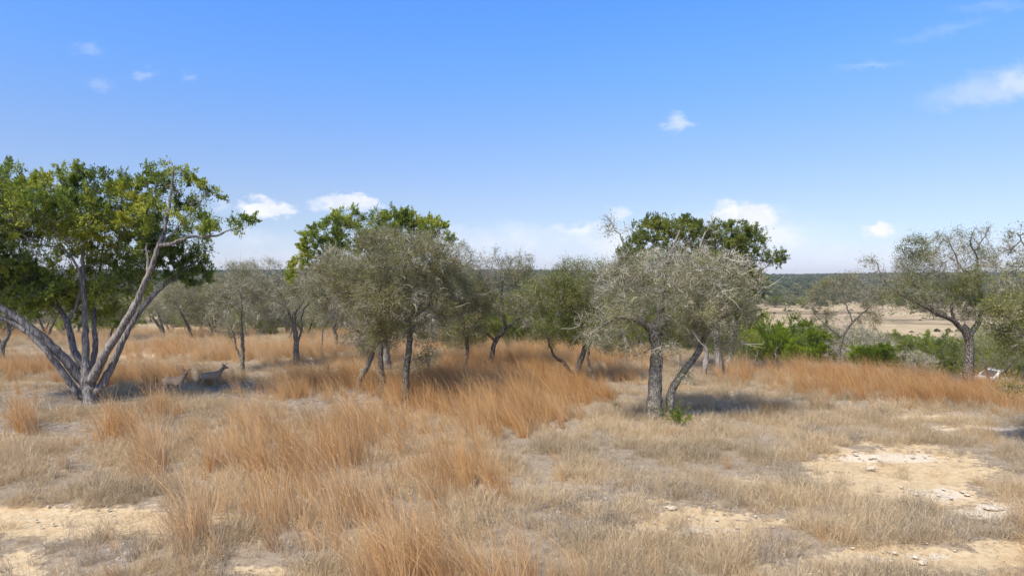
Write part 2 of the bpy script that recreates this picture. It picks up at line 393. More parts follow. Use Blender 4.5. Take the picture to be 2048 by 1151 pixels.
def colonize(nodes, par, att, D, kill, rng, jitter=.3, maxit=150, up=.05):
    nodes = list(map(np.array, nodes)); par = list(par)
    A = att.copy()
    P = np.array(nodes)
    d2 = ((A[:, None, :] - P[None]) ** 2).sum(-1)
    near = d2.argmin(1); nd = np.sqrt(d2.min(1))
    alive = nd > kill
    for it in range(maxit):
        if not alive.any() or len(nodes) > 5200: break
        idx = np.where(alive)[0]
        P = np.array(nodes)
        u = A[idx] - P[near[idx]]; u /= np.linalg.norm(u, axis=1)[:, None] + 1e-9
        acc = {}
        un, inv = np.unique(near[idx], return_inverse=True)
        S = np.zeros((len(un), 3)); np.add.at(S, inv, u)
        S /= np.linalg.norm(S, axis=1)[:, None] + 1e-9
        S += rng.normal(0, jitter, S.shape); S[:, 2] += up
        S /= np.linalg.norm(S, axis=1)[:, None] + 1e-9
        newp = P[un] + S * D
        base = len(nodes)
        for k in range(len(un)): nodes.append(newp[k]); par.append(int(un[k]))
        dd = np.sqrt(((A[idx][:, None, :] - newp[None]) ** 2).sum(-1))
        m = dd.argmin(1); md = dd[np.arange(len(idx)), m]
        better = md < nd[idx]
        near[idx[better]] = base + m[better]; nd[idx[better]] = md[better]
        stuck = ~better & (rng.random(len(idx)) < .02)
        alive[idx[stuck]] = False
        alive &= nd > kill
    return np.array(nodes), np.array(par)

def tubes(P, par, R, mainchild, k, sel, seed=0):
    """frustums between parent and child nodes; sel picks the child nodes; k sides"""
    c = np.where(sel & (par >= 0))[0]
    if len(c) == 0: return np.zeros((0, 3)), np.zeros((0, 4), int), c
    p = par[c]
    D = np.zeros_like(P)
    has = par >= 0
    D[has] = P[has] - P[par[has]]
    mc = mainchild
    hm = mc >= 0
    D[hm] += P[mc[hm]] - P[hm]
    D /= np.linalg.norm(D, axis=1)[:, None] + 1e-9
    def frame(d):
        ref = np.tile(np.array([[.31, .93, .17]]), (len(d), 1))
        a = np.cross(d, ref); a /= np.linalg.norm(a, axis=1)[:, None] + 1e-9
        return a, np.cross(d, a)
    ismain = mc[p] == c
    r0 = np.where(ismain, R[p], np.minimum(R[p], R[c] * 1.35)); r1 = R[c]
    d0 = np.where(ismain[:, None], D[p], D[c]); d1 = D[c]
    ang = np.linspace(0, 2 * math.pi, k, endpoint=False)
    rings = []
    rg = np.random.default_rng(seed + 5)
    lump = 1 + .07 * rg.normal(0, 1, (len(P), k)) if k >= 8 else np.ones((len(P), k))
    if k >= 8:
        flute = 1 + .07 * np.sin(ang * 3 + 1.3)[None] + .06 * np.sin(ang * 5)[None]
        lump = np.clip(lump, .75, 1.3) * flute
    for pos, d, r, idn in ((P[p], d0, r0, p), (P[c], d1, r1, c)):
        a, b = frame(d)
        rings.append(pos[:, None] + (a[:, None] * np.cos(ang)[None, :, None] + b[:, None] * np.sin(ang)[None, :, None]) * (r[:, None] * lump[idn])[..., None])
    V = np.stack(rings, 1).reshape(-1, 3)
    o = np.arange(len(c))[:, None] * 2 * k
    j = np.arange(k); j2 = (j + 1) % k
    Fq = np.stack([o + j, o + j2, o + k + j2, o + k + j], -1).reshape(-1, 4)
    return V, Fq, c

def leaf_tris(C, dirs, ln, wd, rng, flat=.0):
    """one bent pair or a single triangle per leaf"""
    n = len(C)
    d = dirs / (np.linalg.norm(dirs, axis=1)[:, None] + 1e-9)
    s = np.cross(d, rng.normal(0, 1, (n, 3))); s /= np.linalg.norm(s, axis=1)[:, None] + 1e-9
    l = (ln * rng.uniform(.6, 1.3, n))[:, None]; w = (wd * rng.uniform(.6, 1.3, n))[:, None]
    V = np.stack([C - s * w * .5 - d * l * .35, C + s * w * .5 - d * l * .2, C + d * l * .65], 1)
    return V.reshape(-1, 3), np.arange(n * 3).reshape(-1, 3)

def twig_geo(P0, dirs, ln, rad, rng, segs=2, crook=.6):
    """3 sided thin crooked twigs"""
    n = len(P0); Vs = []; Fs = []; off = 0
    p = P0.copy(); d = dirs / (np.linalg.norm(dirs, axis=1)[:, None] + 1e-9)
    L_ = (ln * rng.uniform(.5, 1.4, n) / segs)[:, None]
    rings = []
    for s in range(segs + 1):
        ref = np.array([[.2, .9, .35]]); a = np.cross(d, ref); a /= np.linalg.norm(a, axis=1)[:, None] + 1e-9
        b = np.cross(d, a); r = rad * (1 - .75 * s / segs)
        rings.append(np.stack([p + r * (a * math.cos(t) + b * math.sin(t)) for t in (0, 2.09, 4.19)], 1))
        p = p + d * L_; d = d + rng.normal(0, crook, d.shape); d /= np.linalg.norm(d, axis=1)[:, None] + 1e-9
    V = np.stack(rings, 1)       # n, segs+1, 3, 3
    base = (np.arange(n) * (segs + 1) * 3)[:, None, None]
    sg = (np.arange(segs) * 3)[None, :, None]; j = np.arange(3)[None, None, :]; j2 = (np.arange(3)[None, None, :] + 1) % 3
    f = np.stack([base + sg + j, base + sg + j2, base + sg + 3 + j2, base + sg + 3 + j], -1).reshape(-1, 4)
    return V.reshape(-1, 3), f

STY = {
    'oak':      dict(D=.24, kill=.34, jit=.42, up=.0, leaf=(.062, .036), spread=.15, bark=OAK_BARK_DARK, leafm=OAK_LEAF, twigm=OAK_TWIG, tw=.34, twr=.0065, crook=.75),
    'oakgrey':  dict(D=.24, kill=.34, jit=.45, up=.0, leaf=(.058, .033), spread=.15, bark=OAK_BARK, leafm=OAK_LEAF_GREY, twigm=OAK_TWIG_PALE, tw=.38, twr=.0075, crook=.8),
    'oakgreen': dict(D=.24, kill=.34, jit=.42, up=.0, leaf=(.064, .037), spread=.16, bark=OAK_BARK_DARK, leafm=OAK_LEAF_GREEN, twigm=OAK_TWIG, tw=.32, twr=.006, crook=.75),
    'juniper':  dict(D=.24, kill=.33, jit=.28, up=.06, leaf=(.095, .042), spread=.17, bark=JUN_BARK, leafm=JUN_LEAF, twigm=JUN_TWIG, tw=.3, twr=.006, crook=.45),
    'juniperolive': dict(D=.24, kill=.33, jit=.28, up=.06, leaf=(.095, .042), spread=.17, bark=JUN_BARK, leafm=JUN_LEAF_OLIVE, twigm=JUN_TWIG, tw=.3, twr=.006, crook=.45),
    'bright':   dict(D=.26, kill=.36, jit=.28, up=.06, leaf=(.11, .05), spread=.15, bark=JUN_BARK, leafm=BRIGHT_LEAF, twigm=JUN_TWIG, tw=.3, twr=.006, crook=.45),
}
def grow(limbs, blobs, style, n_att, n_leaf, n_twig, seed, scale=1.0, bare=0.0, rtip=.007, expo=2.35, trunk_k=12, leafk=1.0):
    """limbs: list of (points Nx3 relative to the base, r0, r1); blobs: (centre, radii, weight).
    returns meshes trunk, twigs, crown"""
    S = STY[style]; rng = np.random.default_rng(seed)
    D = S['D'] * scale
    nodes, par, rmin = [], [], []
    for li, (P, r0, r1) in enumerate(limbs):
        C = catmull(P, D)
        C[1:-1] += rng.normal(0, .012 + .02 * (r0 < .12), C[1:-1].shape)
        if li == 0 or len(nodes) == 0:
            prev = -1; s0 = 0
        else:
            d = np.linalg.norm(np.array(nodes) - C[0], axis=1); prev = int(d.argmin()); s0 = 1
            if d[prev] > .9 * scale: prev = -1; s0 = 0
        n = len(C)
        for q in range(s0, n):
            nodes.append(C[q]); par.append(prev); prev = len(nodes) - 1
            rmin.append(r0 + (r1 - r0) * (q / max(n - 1, 1)) ** .8)
    w = np.array([b[2] * np.prod(b[1]) ** .85 for b in blobs]); w /= w.sum()
    att = []
    for (c, r, _), k in zip(blobs, rng.multinomial(n_att, w)):
        v = rng.normal(0, 1, (k, 3)); v /= np.linalg.norm(v, axis=1)[:, None]
        att.append(np.array(c) + v * (rng.uniform(.12, 1, k) ** .42)[:, None] * np.array(r))
    att = np.vstack(att)
    n0 = len(nodes)
    P, par = colonize(nodes, par, att, D, S['kill'] * scale, rng, S['jit'], 150, S['up'])
    n = len(P)
    rm = np.zeros(n); rm[:n0] = rmin
    R = np.zeros(n); acc = np.zeros(n); tips = np.zeros(n)
    mc = -np.ones(n, int); best = np.zeros(n)
    rt = rtip * scale
    for i in range(n - 1, -1, -1):
        if acc[i] == 0: acc[i] = rt ** expo; tips[i] = 1
        R[i] = max(acc[i] ** (1 / expo), rm[i])
        q = par[i]
        if q >= 0:
            acc[q] += acc[i]
            if R[i] > best[q]: best[q] = R[i]; mc[q] = i
    cap = rm.copy(); 
    has = rm > 0
    R[has] = np.minimum(R[has], rm[has] * 1.6)
    for i in range(n):
        if par[i] >= 0: R[i] = min(R[i], R[par[i]] * 1.0)
    # root flare
    roots = np.where(par < 0)[0]
    Vs, Fs, th = [], [], []
    off = 0
    for lo, hi, k in ((.07 * scale, 9, trunk_k), (.022 * scale, .07 * scale, 6), (0, .022 * scale, 4)):
        V, Fq, c = tubes(P, par, R, mc, k, (R >= lo) & (R < hi), seed)
        if len(c):
            Vs.append(V); Fs.append(Fq + off); off += len(V)
            th.append(np.repeat(np.clip(1 - (R[c] - .012) / .05, 0, 1) * .85, 2 * k))
    trunk = np_mesh('trunk', np.vstack(Vs), Fs, {'thin': ('POINT', np.concatenate(th))}, True)
    # thin nodes carry twigs and leaves
    thin = np.where((R < .02 * scale) & (par >= 0))[0]
    order = thin[rng.integers(0, len(thin), n_twig)]
    gd = P[order] - P[par[order]]
    gd /= np.linalg.norm(gd, axis=1)[:, None] + 1e-9
    cen = P[thin].mean(0)
    outd = P[order] - cen; outd /= np.linalg.norm(outd, axis=1)[:, None] + 1e-9
    td = gd * .8 + outd * .5 + rng.normal(0, .6, gd.shape)
    nb = n_twig // (80 if style == 'oakgrey' else 150 if 'oak' in style else 2000) + 1
    ob_ = thin[rng.integers(0, len(thin), nb)]
    bd = P[ob_] - cen; bd /= np.linalg.norm(bd, axis=1)[:, None] + 1e-9
    Vb, Fb = twig_geo(P[ob_], bd + rng.normal(0, .45, bd.shape), .7 * scale, .011 * scale, rng, 5, .24)
    V, Fq = twig_geo(P[order], td, S['tw'] * scale, S['twr'] * scale, rng, 3 if S['crook'] > .5 else 2, S['crook'])
    twigs = np_mesh('twigs', np.vstack([V, Vb]), [Fq, Fb + len(V)], {'var': ('FACE', np.concatenate([np.repeat(rng.random(n_twig), len(Fq) // n_twig), np.full(len(Fb), .85)]))})
    # leaves: clump weight per node gives gaps and dense clumps
    cw = rng.gamma(1.6, 1, len(thin))
    patch = vnoise(P[thin][:, 0] + seed, P[thin][:, 2] + P[thin][:, 1] * .7, 1.0 * scale, seed)
    cw *= np.clip((patch - bare - (.12 if 'oak' in style else 0)) * 3.4, 0.03, 1.0)
    tipb = (mc[thin] < 0) * 2.2 + .6
    cw *= tipb
    cw /= cw.sum()
    ci = rng.choice(len(thin), n_leaf, p=cw)
    c0 = P[thin[ci]]
    sp = S['spread'] * scale
    off_ = rng.normal(0, 1, (n_leaf, 3)); 
    if style in ('juniper', 'juniperolive', 'bright'):
        ns = 7                                  # each twig end carries a few upright ragged sprays
        sd = rng.normal(0, 1, (len(thin), ns, 3)) + [0, 0, .55]
        gdir = P[thin] - P[par[thin]]; gdir /= np.linalg.norm(gdir, axis=1)[:, None] + 1e-9
        sd += gdir[:, None] * .8; sd /= np.linalg.norm(sd, axis=2)[:, :, None]
        sl = rng.uniform(.14, .38, (len(thin), ns)) * scale * (1 + .5 * (mc[thin] < 0))[:, None]
        k_ = rng.integers(0, ns, n_leaf); t_ = rng.random(n_leaf) ** .75
        axis = sd[ci, k_]; ln_ = sl[ci, k_]
        C = c0 + axis * (t_ * ln_)[:, None] + rng.normal(0, 1, off_.shape) * (.058 * scale * (1.25 - .8 * t_))[:, None]
        ld = axis * 1.1 + rng.normal(0, .55, off_.shape)
    else:
        C = c0 + off_ * sp
        ld = off_ * .9 + rng.normal(0, .5, off_.shape)
    if 'oak' not in style: ld[:, 2] += .7
    V, Ft = leaf_tris(C, ld, S['leaf'][0] * leafk, S['leaf'][1] * leafk, rng)
    cv = rng.random(len(thin))[ci]
    if 'oak' not in style: cv = np.clip(.55 * rng.random((len(thin), 7))[ci, k_] + .45 * t_, 0, 1)
    crown = np_mesh('crown', V, [Ft], {'var': ('FACE', np.clip(.35 * cv + .65 * rng.random(n_leaf), 0, 1))})
    trunk.materials.append(S['bark']); twigs.materials.append(S['twigm']); crown.materials.append(S['leafm'])
    return trunk, twigs, crown

def tree(name, label, cat, Y, limbs, blobs, style, n_att=900, n_leaf=26000, n_twig=2600, seed=1, group=None, **kw):
    """limbs and blobs in photo pixels at distance Y (+ depth offset in metres): limb = ([(px,py,dd)...], r0, r1)"""
    b = limbs[0][0][0]
    Yb = Y + b[2]; bx = (b[0] - 1024) * Yb / F
    base = np.array([bx, Yb, tz(bx, Yb) - .06])
    lm = []
    for i, (pts, r0, r1) in enumerate(limbs):
        Q = [wpt(p[0], p[1], Y + p[2]) - base for p in pts]
        if i == 0: Q[0] = np.array([0., 0., 0.])
        elif len(pts[0]) > 3: # another root
            q = Q[0]; Q[0] = np.array([q[0], q[1], tz(q[0] + base[0], q[1] + base[1]) - .06 - base[2]])
        lm.append((Q, r0, r1))
    bl = []
    for bb in blobs:
        px, py, dd, rx, ry = bb[:5]
        rd = bb[5] if len(bb) > 5 else rx * Y / F * .8
        wt = bb[6] if len(bb) > 6 else 1
        bl.append((wpt(px, py, Y + dd) - base, (rx * Y / F, rd, ry * Y / F), wt))
    a, t, c = grow(lm, bl, style, n_att, n_leaf, n_twig, seed, **kw)
    e = empty(name, base, label, cat, group)
    link('trunk', a, None, e); tag(link('twigs', t, None, e), kind='stuff'); tag(link('crown', c, None, e), kind='stuff')
    return e

# --- the big many-stemmed juniper at the left
tree('juniper_tree', 'large many-stemmed juniper with pale grey fanning limbs, leftmost big tree', 'tree', 27.5, [
    ([(182, 812, 0), (176, 770, 0), (172, 735, 0)], .34, .24),
    ([(176, 775, 0), (140, 730, -.3), (95, 685, -.8), (40, 640, -1.2), (-20, 600, -1.6), (-90, 540, -2)], .21, .10),
    ([(165, 800, -.2), (130, 752, -.6), (95, 705, -1), (50, 660, -1.2), (-10, 630, -1.4)], .15, .08),
    ([(172, 745, 0), (148, 700, .3), (132, 640, .5), (90, 580, .8), (40, 540, 1), (0, 500, 1)], .15, .05),
    ([(134, 645, .5), (155, 600, .4), (160, 550, .2), (130, 500, 0), (80, 490, -.4)], .08, .03),
    ([(172, 745, 0), (170, 670, .2), (168, 590, .3), (165, 520, .4), (170, 450, .6), (150, 400, .8)], .15, .04),
    ([(180, 760, .3), (190, 690, .8), (188, 620, 1.2), (200, 540, 1.8), (210, 470, 2)], .13, .04),
    ([(182, 765, -.1), (215, 700, -.3), (262, 625, -.5), (292, 560, -.6), (318, 490, -.6), (338, 420, -.4), (345, 350, -.2), (343, 325, 0)], .19, .035),
    ([(196, 785, .1), (222, 735, .2), (248, 675, .4), (285, 615, .7), (335, 565, .9), (395, 520, 1.2)], .18, .05),
    ([(322, 492, -.6), (365, 478, -.7), (410, 474, -.8), (450, 464, -.9), (482, 450, -.9)], .085, .025),
    ([(318, 495, -.6), (360, 450, -.2), (395, 410, 0), (415, 385, .1)], .05, .02),
    ([(300, 545, -.5), (290, 480, 0), (250, 440, .4), (230, 400, .6)], .06, .02),
], [
    (80, 430, 0, 130, 62, 3, 1.3), (-60, 450, -1, 110, 80, 3, 1), (150, 450, -.6, 70, 40, 1.5, 1.2), (20, 520, -.6, 80, 40, 1.8), (70, 600, -.2, 60, 36, 1.4, .8), (300, 440, 0, 60, 40, 1.4), (400, 560, 1.3, 36, 24, .7), (-20, 600, .6, 70, 40, 1.6), (30, 380, 0, 60, 38, 1.4), (120, 372, .2, 60, 34, 1.2), (200, 400, 0, 60, 45, 1.2),
    (290, 380, 0, 62, 40, 1.2, 1.3), (345, 352, -.1, 34, 32, .8, 1.6), (400, 385, 0, 38, 32, .8, 1.7), (340, 420, -.2, 74, 45, 1.4, 1.4), (405, 440, 0, 38, 36, .9, 1.7), (262, 440, .4, 60, 40, 1.2),
    (482, 452, -.9, 26, 20, .5, 7), (462, 466, -.9, 14, 8, .3, 2), (425, 462, -.8, 30, 14, .5, 2), (40, 580, .8, 100, 55), (-40, 560, 0, 80, 70), (120, 560, .8, 60, 50), (215, 560, 1.6, 70, 60, 1.4),
    (290, 500, .8, 60, 40, 1.2, 1.2), (375, 495, .8, 52, 40, 1.1, 1.6), (385, 545, 1.2, 48, 32, .9, 1.2), (250, 540, 1.2, 60, 46, 1.4, 1.3), (160, 590, 1.6, 70, 44, 1.4, 1.2), (190, 470, .8, 60, 50), (120, 490, 0, 80, 45), (230, 630, 1.8, 45, 30, .8), (180, 345, .4, 30, 20, .6), (20, 345, 0, 24, 18, .5),
], 'juniper', 4400, 225000, 8000, 11, bare=.13, leafk=1.22)

# --- the two junipers standing behind the oaks
tree('juniper_tree', 'tall dark green juniper whose crown rises above the oaks left of centre', 'tree', 38.5, [
    ([(774, 742, 0), (770, 690, 0), (755, 630, 0), (735, 570, 0), (722, 520, 0), (712, 470, 0)], .26, .07),
    ([(735, 575, 0), (690, 530, -.3), (650, 500, -.5), (620, 480, -.5)], .10, .03),
    ([(758, 640, 0), (800, 570, .4), (820, 500, .5), (830, 450, .6)], .12, .04),
    ([(724, 525, 0), (750, 480, 0), (772, 445, 0)], .07, .03),
    ([(750, 620, 0), (680, 580, -.2), (620, 550, -.4), (590, 545, -.6)], .08, .03),
], [
    (690, 445, 0, 50, 24, 1.2), (650, 480, -.4, 50, 36, 1.2), (620, 490, -.5, 24, 26, .7), (725, 475, 0, 60, 34, 1.2), (800, 445, .4, 55, 26, 1.2), (790, 430, 0, 24, 14, .6),
    (840, 460, .6, 46, 28, 1), (870, 452, .6, 22, 16, .6), (900, 480, .6, 16, 22, .5), (592, 542, -.6, 28, 22, .6), (660, 440, -.2, 14, 14, .4), (770, 490, .4, 90, 40, 1.4), (740, 440, 0, 50, 20, 1), (620, 520, -.5, 30, 26, .8), (680, 500, -.3, 50, 30, 1),
], 'juniper', 1700, 74000, 2000, 12, bare=.12, leafk=1.22)
tree('juniper_tree', 'olive green juniper with shaggy split trunks behind the big grey oak', 'tree', 36, [
    ([(1440, 748, 0), (1436, 710, 0), (1432, 660, 0), (1425, 590, 0), (1400, 520, 0), (1370, 470, 0)], .22, .06),
    ([(1448, 745, .1, 1), (1462, 700, .1), (1468, 660, .2), (1480, 590, .3), (1490, 520, .3), (1490, 480, .3)], .16, .05),
    ([(1408, 742, -.2, 1), (1412, 700, -.1), (1395, 650, 0), (1350, 570, .2), (1310, 500, .3)], .15, .05),
    ([(1478, 600, .3), (1510, 560, .3), (1535, 530, .2), (1555, 515, .1)], .07, .02),
    ([(1425, 600, 0), (1440, 530, -.2), (1450, 480, -.3)], .08, .03),
], [
    (1320, 470, .2, 50, 30, 1.1), (1322, 448, .2, 26, 16, .6), (1380, 465, 0, 50, 26, 1.1), (1440, 485, 0, 70, 36, 1.2), (1475, 475, .3, 50, 28, 1), (1500, 500, .3, 44, 38, 1.1, 1.6), (1545, 518, .2, 28, 22, .7, 1.5), (1500, 570, .3, 40, 44, 1, 1.3), (1450, 468, 0, 60, 26, 1, 1.5), (1300, 465, .2, 46, 28, 1, 1.4), (1490, 630, .3, 34, 30, .9), (1510, 470, .3, 30, 22, .9, 1.4), (1380, 455, 0, 46, 20, 1, 1.4),
    (1270, 510, .3, 40, 40, 1), (1395, 455, 0, 14, 14, .5), (1350, 540, .2, 80, 50, 1.2), (1460, 560, 0, 60, 60, 1.2), (1420, 520, 0, 70, 40, 1.2),
], 'juniperolive', 2100, 90000, 1800, 13, bare=.08, leafk=1.25)

# --- live oaks of the middle ground
tree('oak_tree', 'biggest grey live oak with two thick speckled trunks, right of centre', 'tree', 24.8, [
    ([(1310, 838, 0), (1311, 790, 0), (1312, 740, 0), (1314, 700, 0), (1305, 660, 0)], .29, .19),
    ([(1338, 834, .2, 1), (1342, 790, .2), (1362, 750, .2), (1390, 715, .2), (1408, 680, .2), (1425, 640, .3), (1450, 600, .4)], .16, .08),
    ([(1308, 665, 0), (1275, 640, -.5), (1240, 635, -.9), (1205, 650, -1.2), (1175, 672, -1.3)], .12, .03),
    ([(1306, 660, 0), (1270, 620, .3), (1230, 590, .5), (1190, 570, .6)], .09, .03),
    ([(1310, 670, 0), (1320, 610, .2), (1330, 550, .2), (1345, 500, .1), (1360, 460, 0)], .13, .03),
    ([(1322, 600, .2), (1280, 560, 0), (1262, 510, -.1), (1240, 470, -.1), (1215, 435, 0)], .06, .014),
    ([(1410, 685, .2), (1400, 620, -.3), (1390, 550, -.5), (1400, 490, -.5), (1425, 440, -.5)], .09, .014),
    ([(1420, 650, .3), (1470, 620, 0), (1510, 590, -.1), (1530, 570, -.1)], .07, .02),
    ([(1320, 620, .2), (1370, 570, -.6), (1420, 530, -.8), (1460, 500, -.8)], .07, .02),
], [
    (1310, 560, 0, 100, 70, 2.2, 1.3), (1400, 560, -.2, 90, 75, 2.2, 1.3), (1260, 600, -.2, 70, 60, 1.6), (1240, 550, 0, 50, 44, 1), (1215, 470, 0, 22, 34, .5, .4), (1340, 535, 0, 60, 26, 1.4), (1420, 540, -.3, 54, 24, 1.2), (1350, 610, -.4, 90, 40, 1.6),
    (1480, 560, -.2, 50, 50, 1.2), (1490, 620, -.2, 36, 34, 1), (1190, 660, -1, 40, 40, .8), (1240, 680, -.5, 50, 36, 1), (1400, 640, 0, 80, 44, 1.6), (1320, 690, -.6, 60, 30, .9, .7), (1450, 680, 0, 36, 34, .8, .6),
    (1365, 760, -.3, 24, 40, .4, .3), (1420, 438, -.5, 16, 14, .2, .3), (1250, 475, 0, 16, 26, .4, .5),
], 'oakgrey', 3000, 56000, 8500, 21, bare=.18)
# left of centre: three trunks
tree('oak_tree', 'dense olive live oak on a straight pale trunk, bushiest oak left of centre', 'tree', 27, [
    ([(812, 816, 0), (812, 770, 0), (815, 720, 0), (820, 670, 0), (812, 620, 0), (800, 570, 0), (812, 520, 0)], .165, .07),
    ([(820, 665, 0), (850, 620, .2), (880, 570, .3), (900, 520, .3)], .07, .02),
    ([(812, 620, 0), (770, 580, -.4), (740, 540, -.4), (735, 500, -.2)], .06, .02),
    ([(800, 565, 0), (830, 545, -.8), (860, 535, -1), (880, 520, -1)], .035, .014),
    ([(814, 740, 0), (845, 725, -.3), (868, 715, -.4)], .03, .01),
], [
    (830, 520, 0, 95, 55, 2, 1.2), (780, 490, 0, 60, 36, 1.4), (870, 500, .2, 50, 34, 1.2), (820, 600, 0, 110, 60, 2, 1.3), (900, 590, .3, 50, 60, 1.2), (760, 610, -.2, 60, 46, 1.4), (822, 655, 0, 66, 38, 1.2),
    (830, 705, 0, 34, 20, .6, .6), (862, 715, -.4, 22, 12, .4, .5), (735, 480, 0, 30, 22, .7), (920, 530, .3, 26, 30, .7), (765, 665, 0, 40, 26, .9),
], 'oak', 2400, 70000, 7500, 22, bare=.16)
tree('oak_tree', 'live oak on a dark upright trunk, just left of the straight pale trunk', 'tree', 29.5, [
    ([(765, 798, 0), (765, 760, 0), (762, 710, 0), (770, 660, 0), (775, 600, 0)], .14, .06),
    ([(764, 700, 0), (730, 650, .2), (700, 600, .2), (680, 560, .2)], .07, .02),
    ([(770, 660, 0), (790, 600, .6), (800, 540, .8)], .06, .02),
], [
    (760, 560, .3, 60, 60, 1.4), (700, 560, .2, 50, 44, 1.2), (750, 630, 0, 70, 46, 1.4), (722, 675, 0, 44, 26, 1.1), (660, 540, .2, 26, 24, .7), (780, 690, 0, 30, 16, .6, .6),
], 'oak', 1300, 36000, 4200, 23, bare=.1)
tree('oak_tree', 'live oak on a short trunk leaning right, below the tall dark juniper', 'tree', 31.5, [
    ([(712, 784, 0), (722, 755, 0), (738, 725, 0), (750, 680, 0), (735, 630, 0), (700, 590, 0)], .15, .06),
    ([(740, 640, 0), (690, 560, -.2), (650, 530, -.3), (630, 510, -.3)], .07, .02),
    ([(748, 690, 0), (700, 650, -.2), (660, 620, -.4)], .06, .02),
], [
    (680, 530, 0, 52, 36, 1.3), (640, 560, -.2, 40, 40, 1.1), (700, 600, 0, 60, 46, 1.5), (660, 610, -.3, 40, 30, 1), (738, 675, 0, 44, 30, 1.2), (715, 645, 0, 46, 28, 1.2),
], 'oakgrey', 1300, 30000, 4500, 24, bare=.14)
tree('oak_tree', 'slim dark-trunked live oak between the pale trunk and the crooked dark oak', 'tree', 36.5, [
    ([(926, 748, 0), (932, 715, 0), (934, 680, 0), (925, 640, 0), (922, 590, 0), (915, 540, 0)], .115, .05),
    ([(930, 660, 0), (950, 610, .2), (960, 560, .3)], .06, .02), ([(924, 600, 0), (890, 560, .3), (875, 520, .3)], .05, .02),
], [(925, 560, 0, 62, 55, 1.8), (915, 510, 0, 40, 28, 1), (935, 640, 0, 50, 44, 1.3), (880, 600, .3, 40, 60, 1.2), (900, 660, 0, 36, 30, 1), (955, 530, 0, 26, 26, .8)],
    'oak', 1100, 32000, 3400, 25, bare=.12)
tree('oak_tree', 'crooked live oak with near-black branches leaning right over rusty grass', 'tree', 36.8, [
    ([(976, 750, 0), (984, 710, 0), (992, 680, 0), (1010, 655, 0), (1005, 620, 0), (1003, 580, 0), (1010, 545, 0)], .17, .05),
    ([(992, 682, 0), (965, 660, -.3), (945, 640, -.4), (930, 620, -.4)], .08, .02),
    ([(1012, 655, 0), (1035, 640, .2), (1060, 620, .3)], .08, .02),
    ([(1004, 620, 0), (980, 590, .2), (965, 560, .2)], .06, .02),
], [(1000, 545, 0, 66, 32, 1.5), (1010, 600, 0, 66, 40, 1.6), (960, 590, 0, 36, 44, 1.1), (1050, 570, .2, 30, 34, .9), (1040, 630, .2, 40, 24, .9), (985, 512, 0, 40, 16, .8, .5), (1040, 520, 0, 36, 16, .7, .5)],
    'oak', 1300, 21000, 3600, 26, bare=.28)
tree('oak_tree', 'yellow-green live oak with a forked crooked base and long low left limb', 'tree', 33, [
    ([(1150, 772, 0), (1153, 748, 0), (1162, 722, 0), (1170, 690, 0), (1172, 640, 0), (1175, 590, 0)], .17, .07),
    ([(1152, 750, 0), (1130, 728, -.2), (1105, 704, -.3), (1093, 670, -.3), (1085, 640, -.3)], .11, .03),
    ([(1198, 790, -.8, 1), (1187, 755, -.6), (1176, 715, -.4), (1186, 670, -.2), (1200, 620, 0)], .085, .04),
    ([(1172, 660, 0), (1140, 610, .3), (1110, 580, .3)], .06, .02),
    ([(1174, 600, 0), (1165, 560, .2), (1150, 530, .2)], .05, .015),
], [(1105, 585, -.2, 66, 46, 1.6, 1.2), (1155, 575, 0, 60, 48, 1.6, 1.2), (1200, 600, 0, 44, 54, 1.3), (1085, 645, -.3, 44, 36, 1.1), (1185, 670, -.2, 36, 28, .8, .7), (1150, 650, 0, 60, 34, 1.3), (1160, 535, 0, 40, 20, .8, .5), (1125, 540, .2, 30, 18, .7, .5), (1200, 550, 0, 30, 30, .8)],
    'oakgreen', 1800, 50000, 4600, 27, bare=.08)
# left of centre
tree('oak_tree', 'small forked live oak with a thin pale trunk beside the deer', 'tree', 37.5, [
    ([(486, 748, 0), (485, 725, 0), (486, 705, 0), (484, 670, 0), (482, 640, 0), (484, 610, 0), (478, 580, 0)], .12, .05),
    ([(485, 722, 0), (472, 695, -.1), (466, 665, -.1), (455, 640, 0)], .07, .02),
    ([(483, 615, 0), (455, 602, -.2), (430, 605, -.3), (412, 625, -.4)], .055, .02),
    ([(484, 610, 0), (510, 592, .2), (540, 600, .2)], .05, .02),
], [(470, 575, 0, 56, 34, 1.4), (440, 610, -.2, 34, 34, 1), (510, 580, .2, 40, 26, 1), (460, 640, 0, 40, 40, 1.1), (490, 535, 0, 46, 14, .9, .7), (520, 620, .2, 26, 26, .7)],
    'oakgrey', 1100, 17000, 3600, 28, bare=.26)
tree('oak_tree', 'arching live oak on a stout dark trunk with twisted spreading limbs', 'tree', 40, [
    ([(593, 737, 0), (593, 705, 0), (592, 680, 0), (588, 650, 0), (590, 625, 0)], .19, .11),
    ([(592, 690, 0), (603, 660, .2), (604, 630, .2), (620, 595, .3), (618, 560, .3)], .08, .03),
    ([(588, 650, 0), (570, 612, -.2), (545, 600, -.3), (520, 598, -.4), (500, 620, -.5)], .09, .02),
    ([(575, 615, -.2), (555, 580, 0), (540, 555, 0)], .05, .02),
    ([(588, 655, 0), (560, 640, .3), (535, 618, .4)], .06, .02),
    ([(592, 625, 0), (612, 590, 0), (635, 560, .2)], .07, .02),
], [(560, 570, 0, 66, 30, 1.8), (520, 595, -.3, 44, 30, 1.1), (610, 560, 0, 50, 26, 1.3), (640, 580, .2, 34, 34, 1), (545, 640, .3, 44, 26, 1), (500, 560, -.3, 36, 26, 1), (530, 530, 0, 40, 16, .8, .6), (650, 620, .2, 30, 34, .9)],
    'oakgrey', 1400, 18000, 4600, 29, bare=.28)
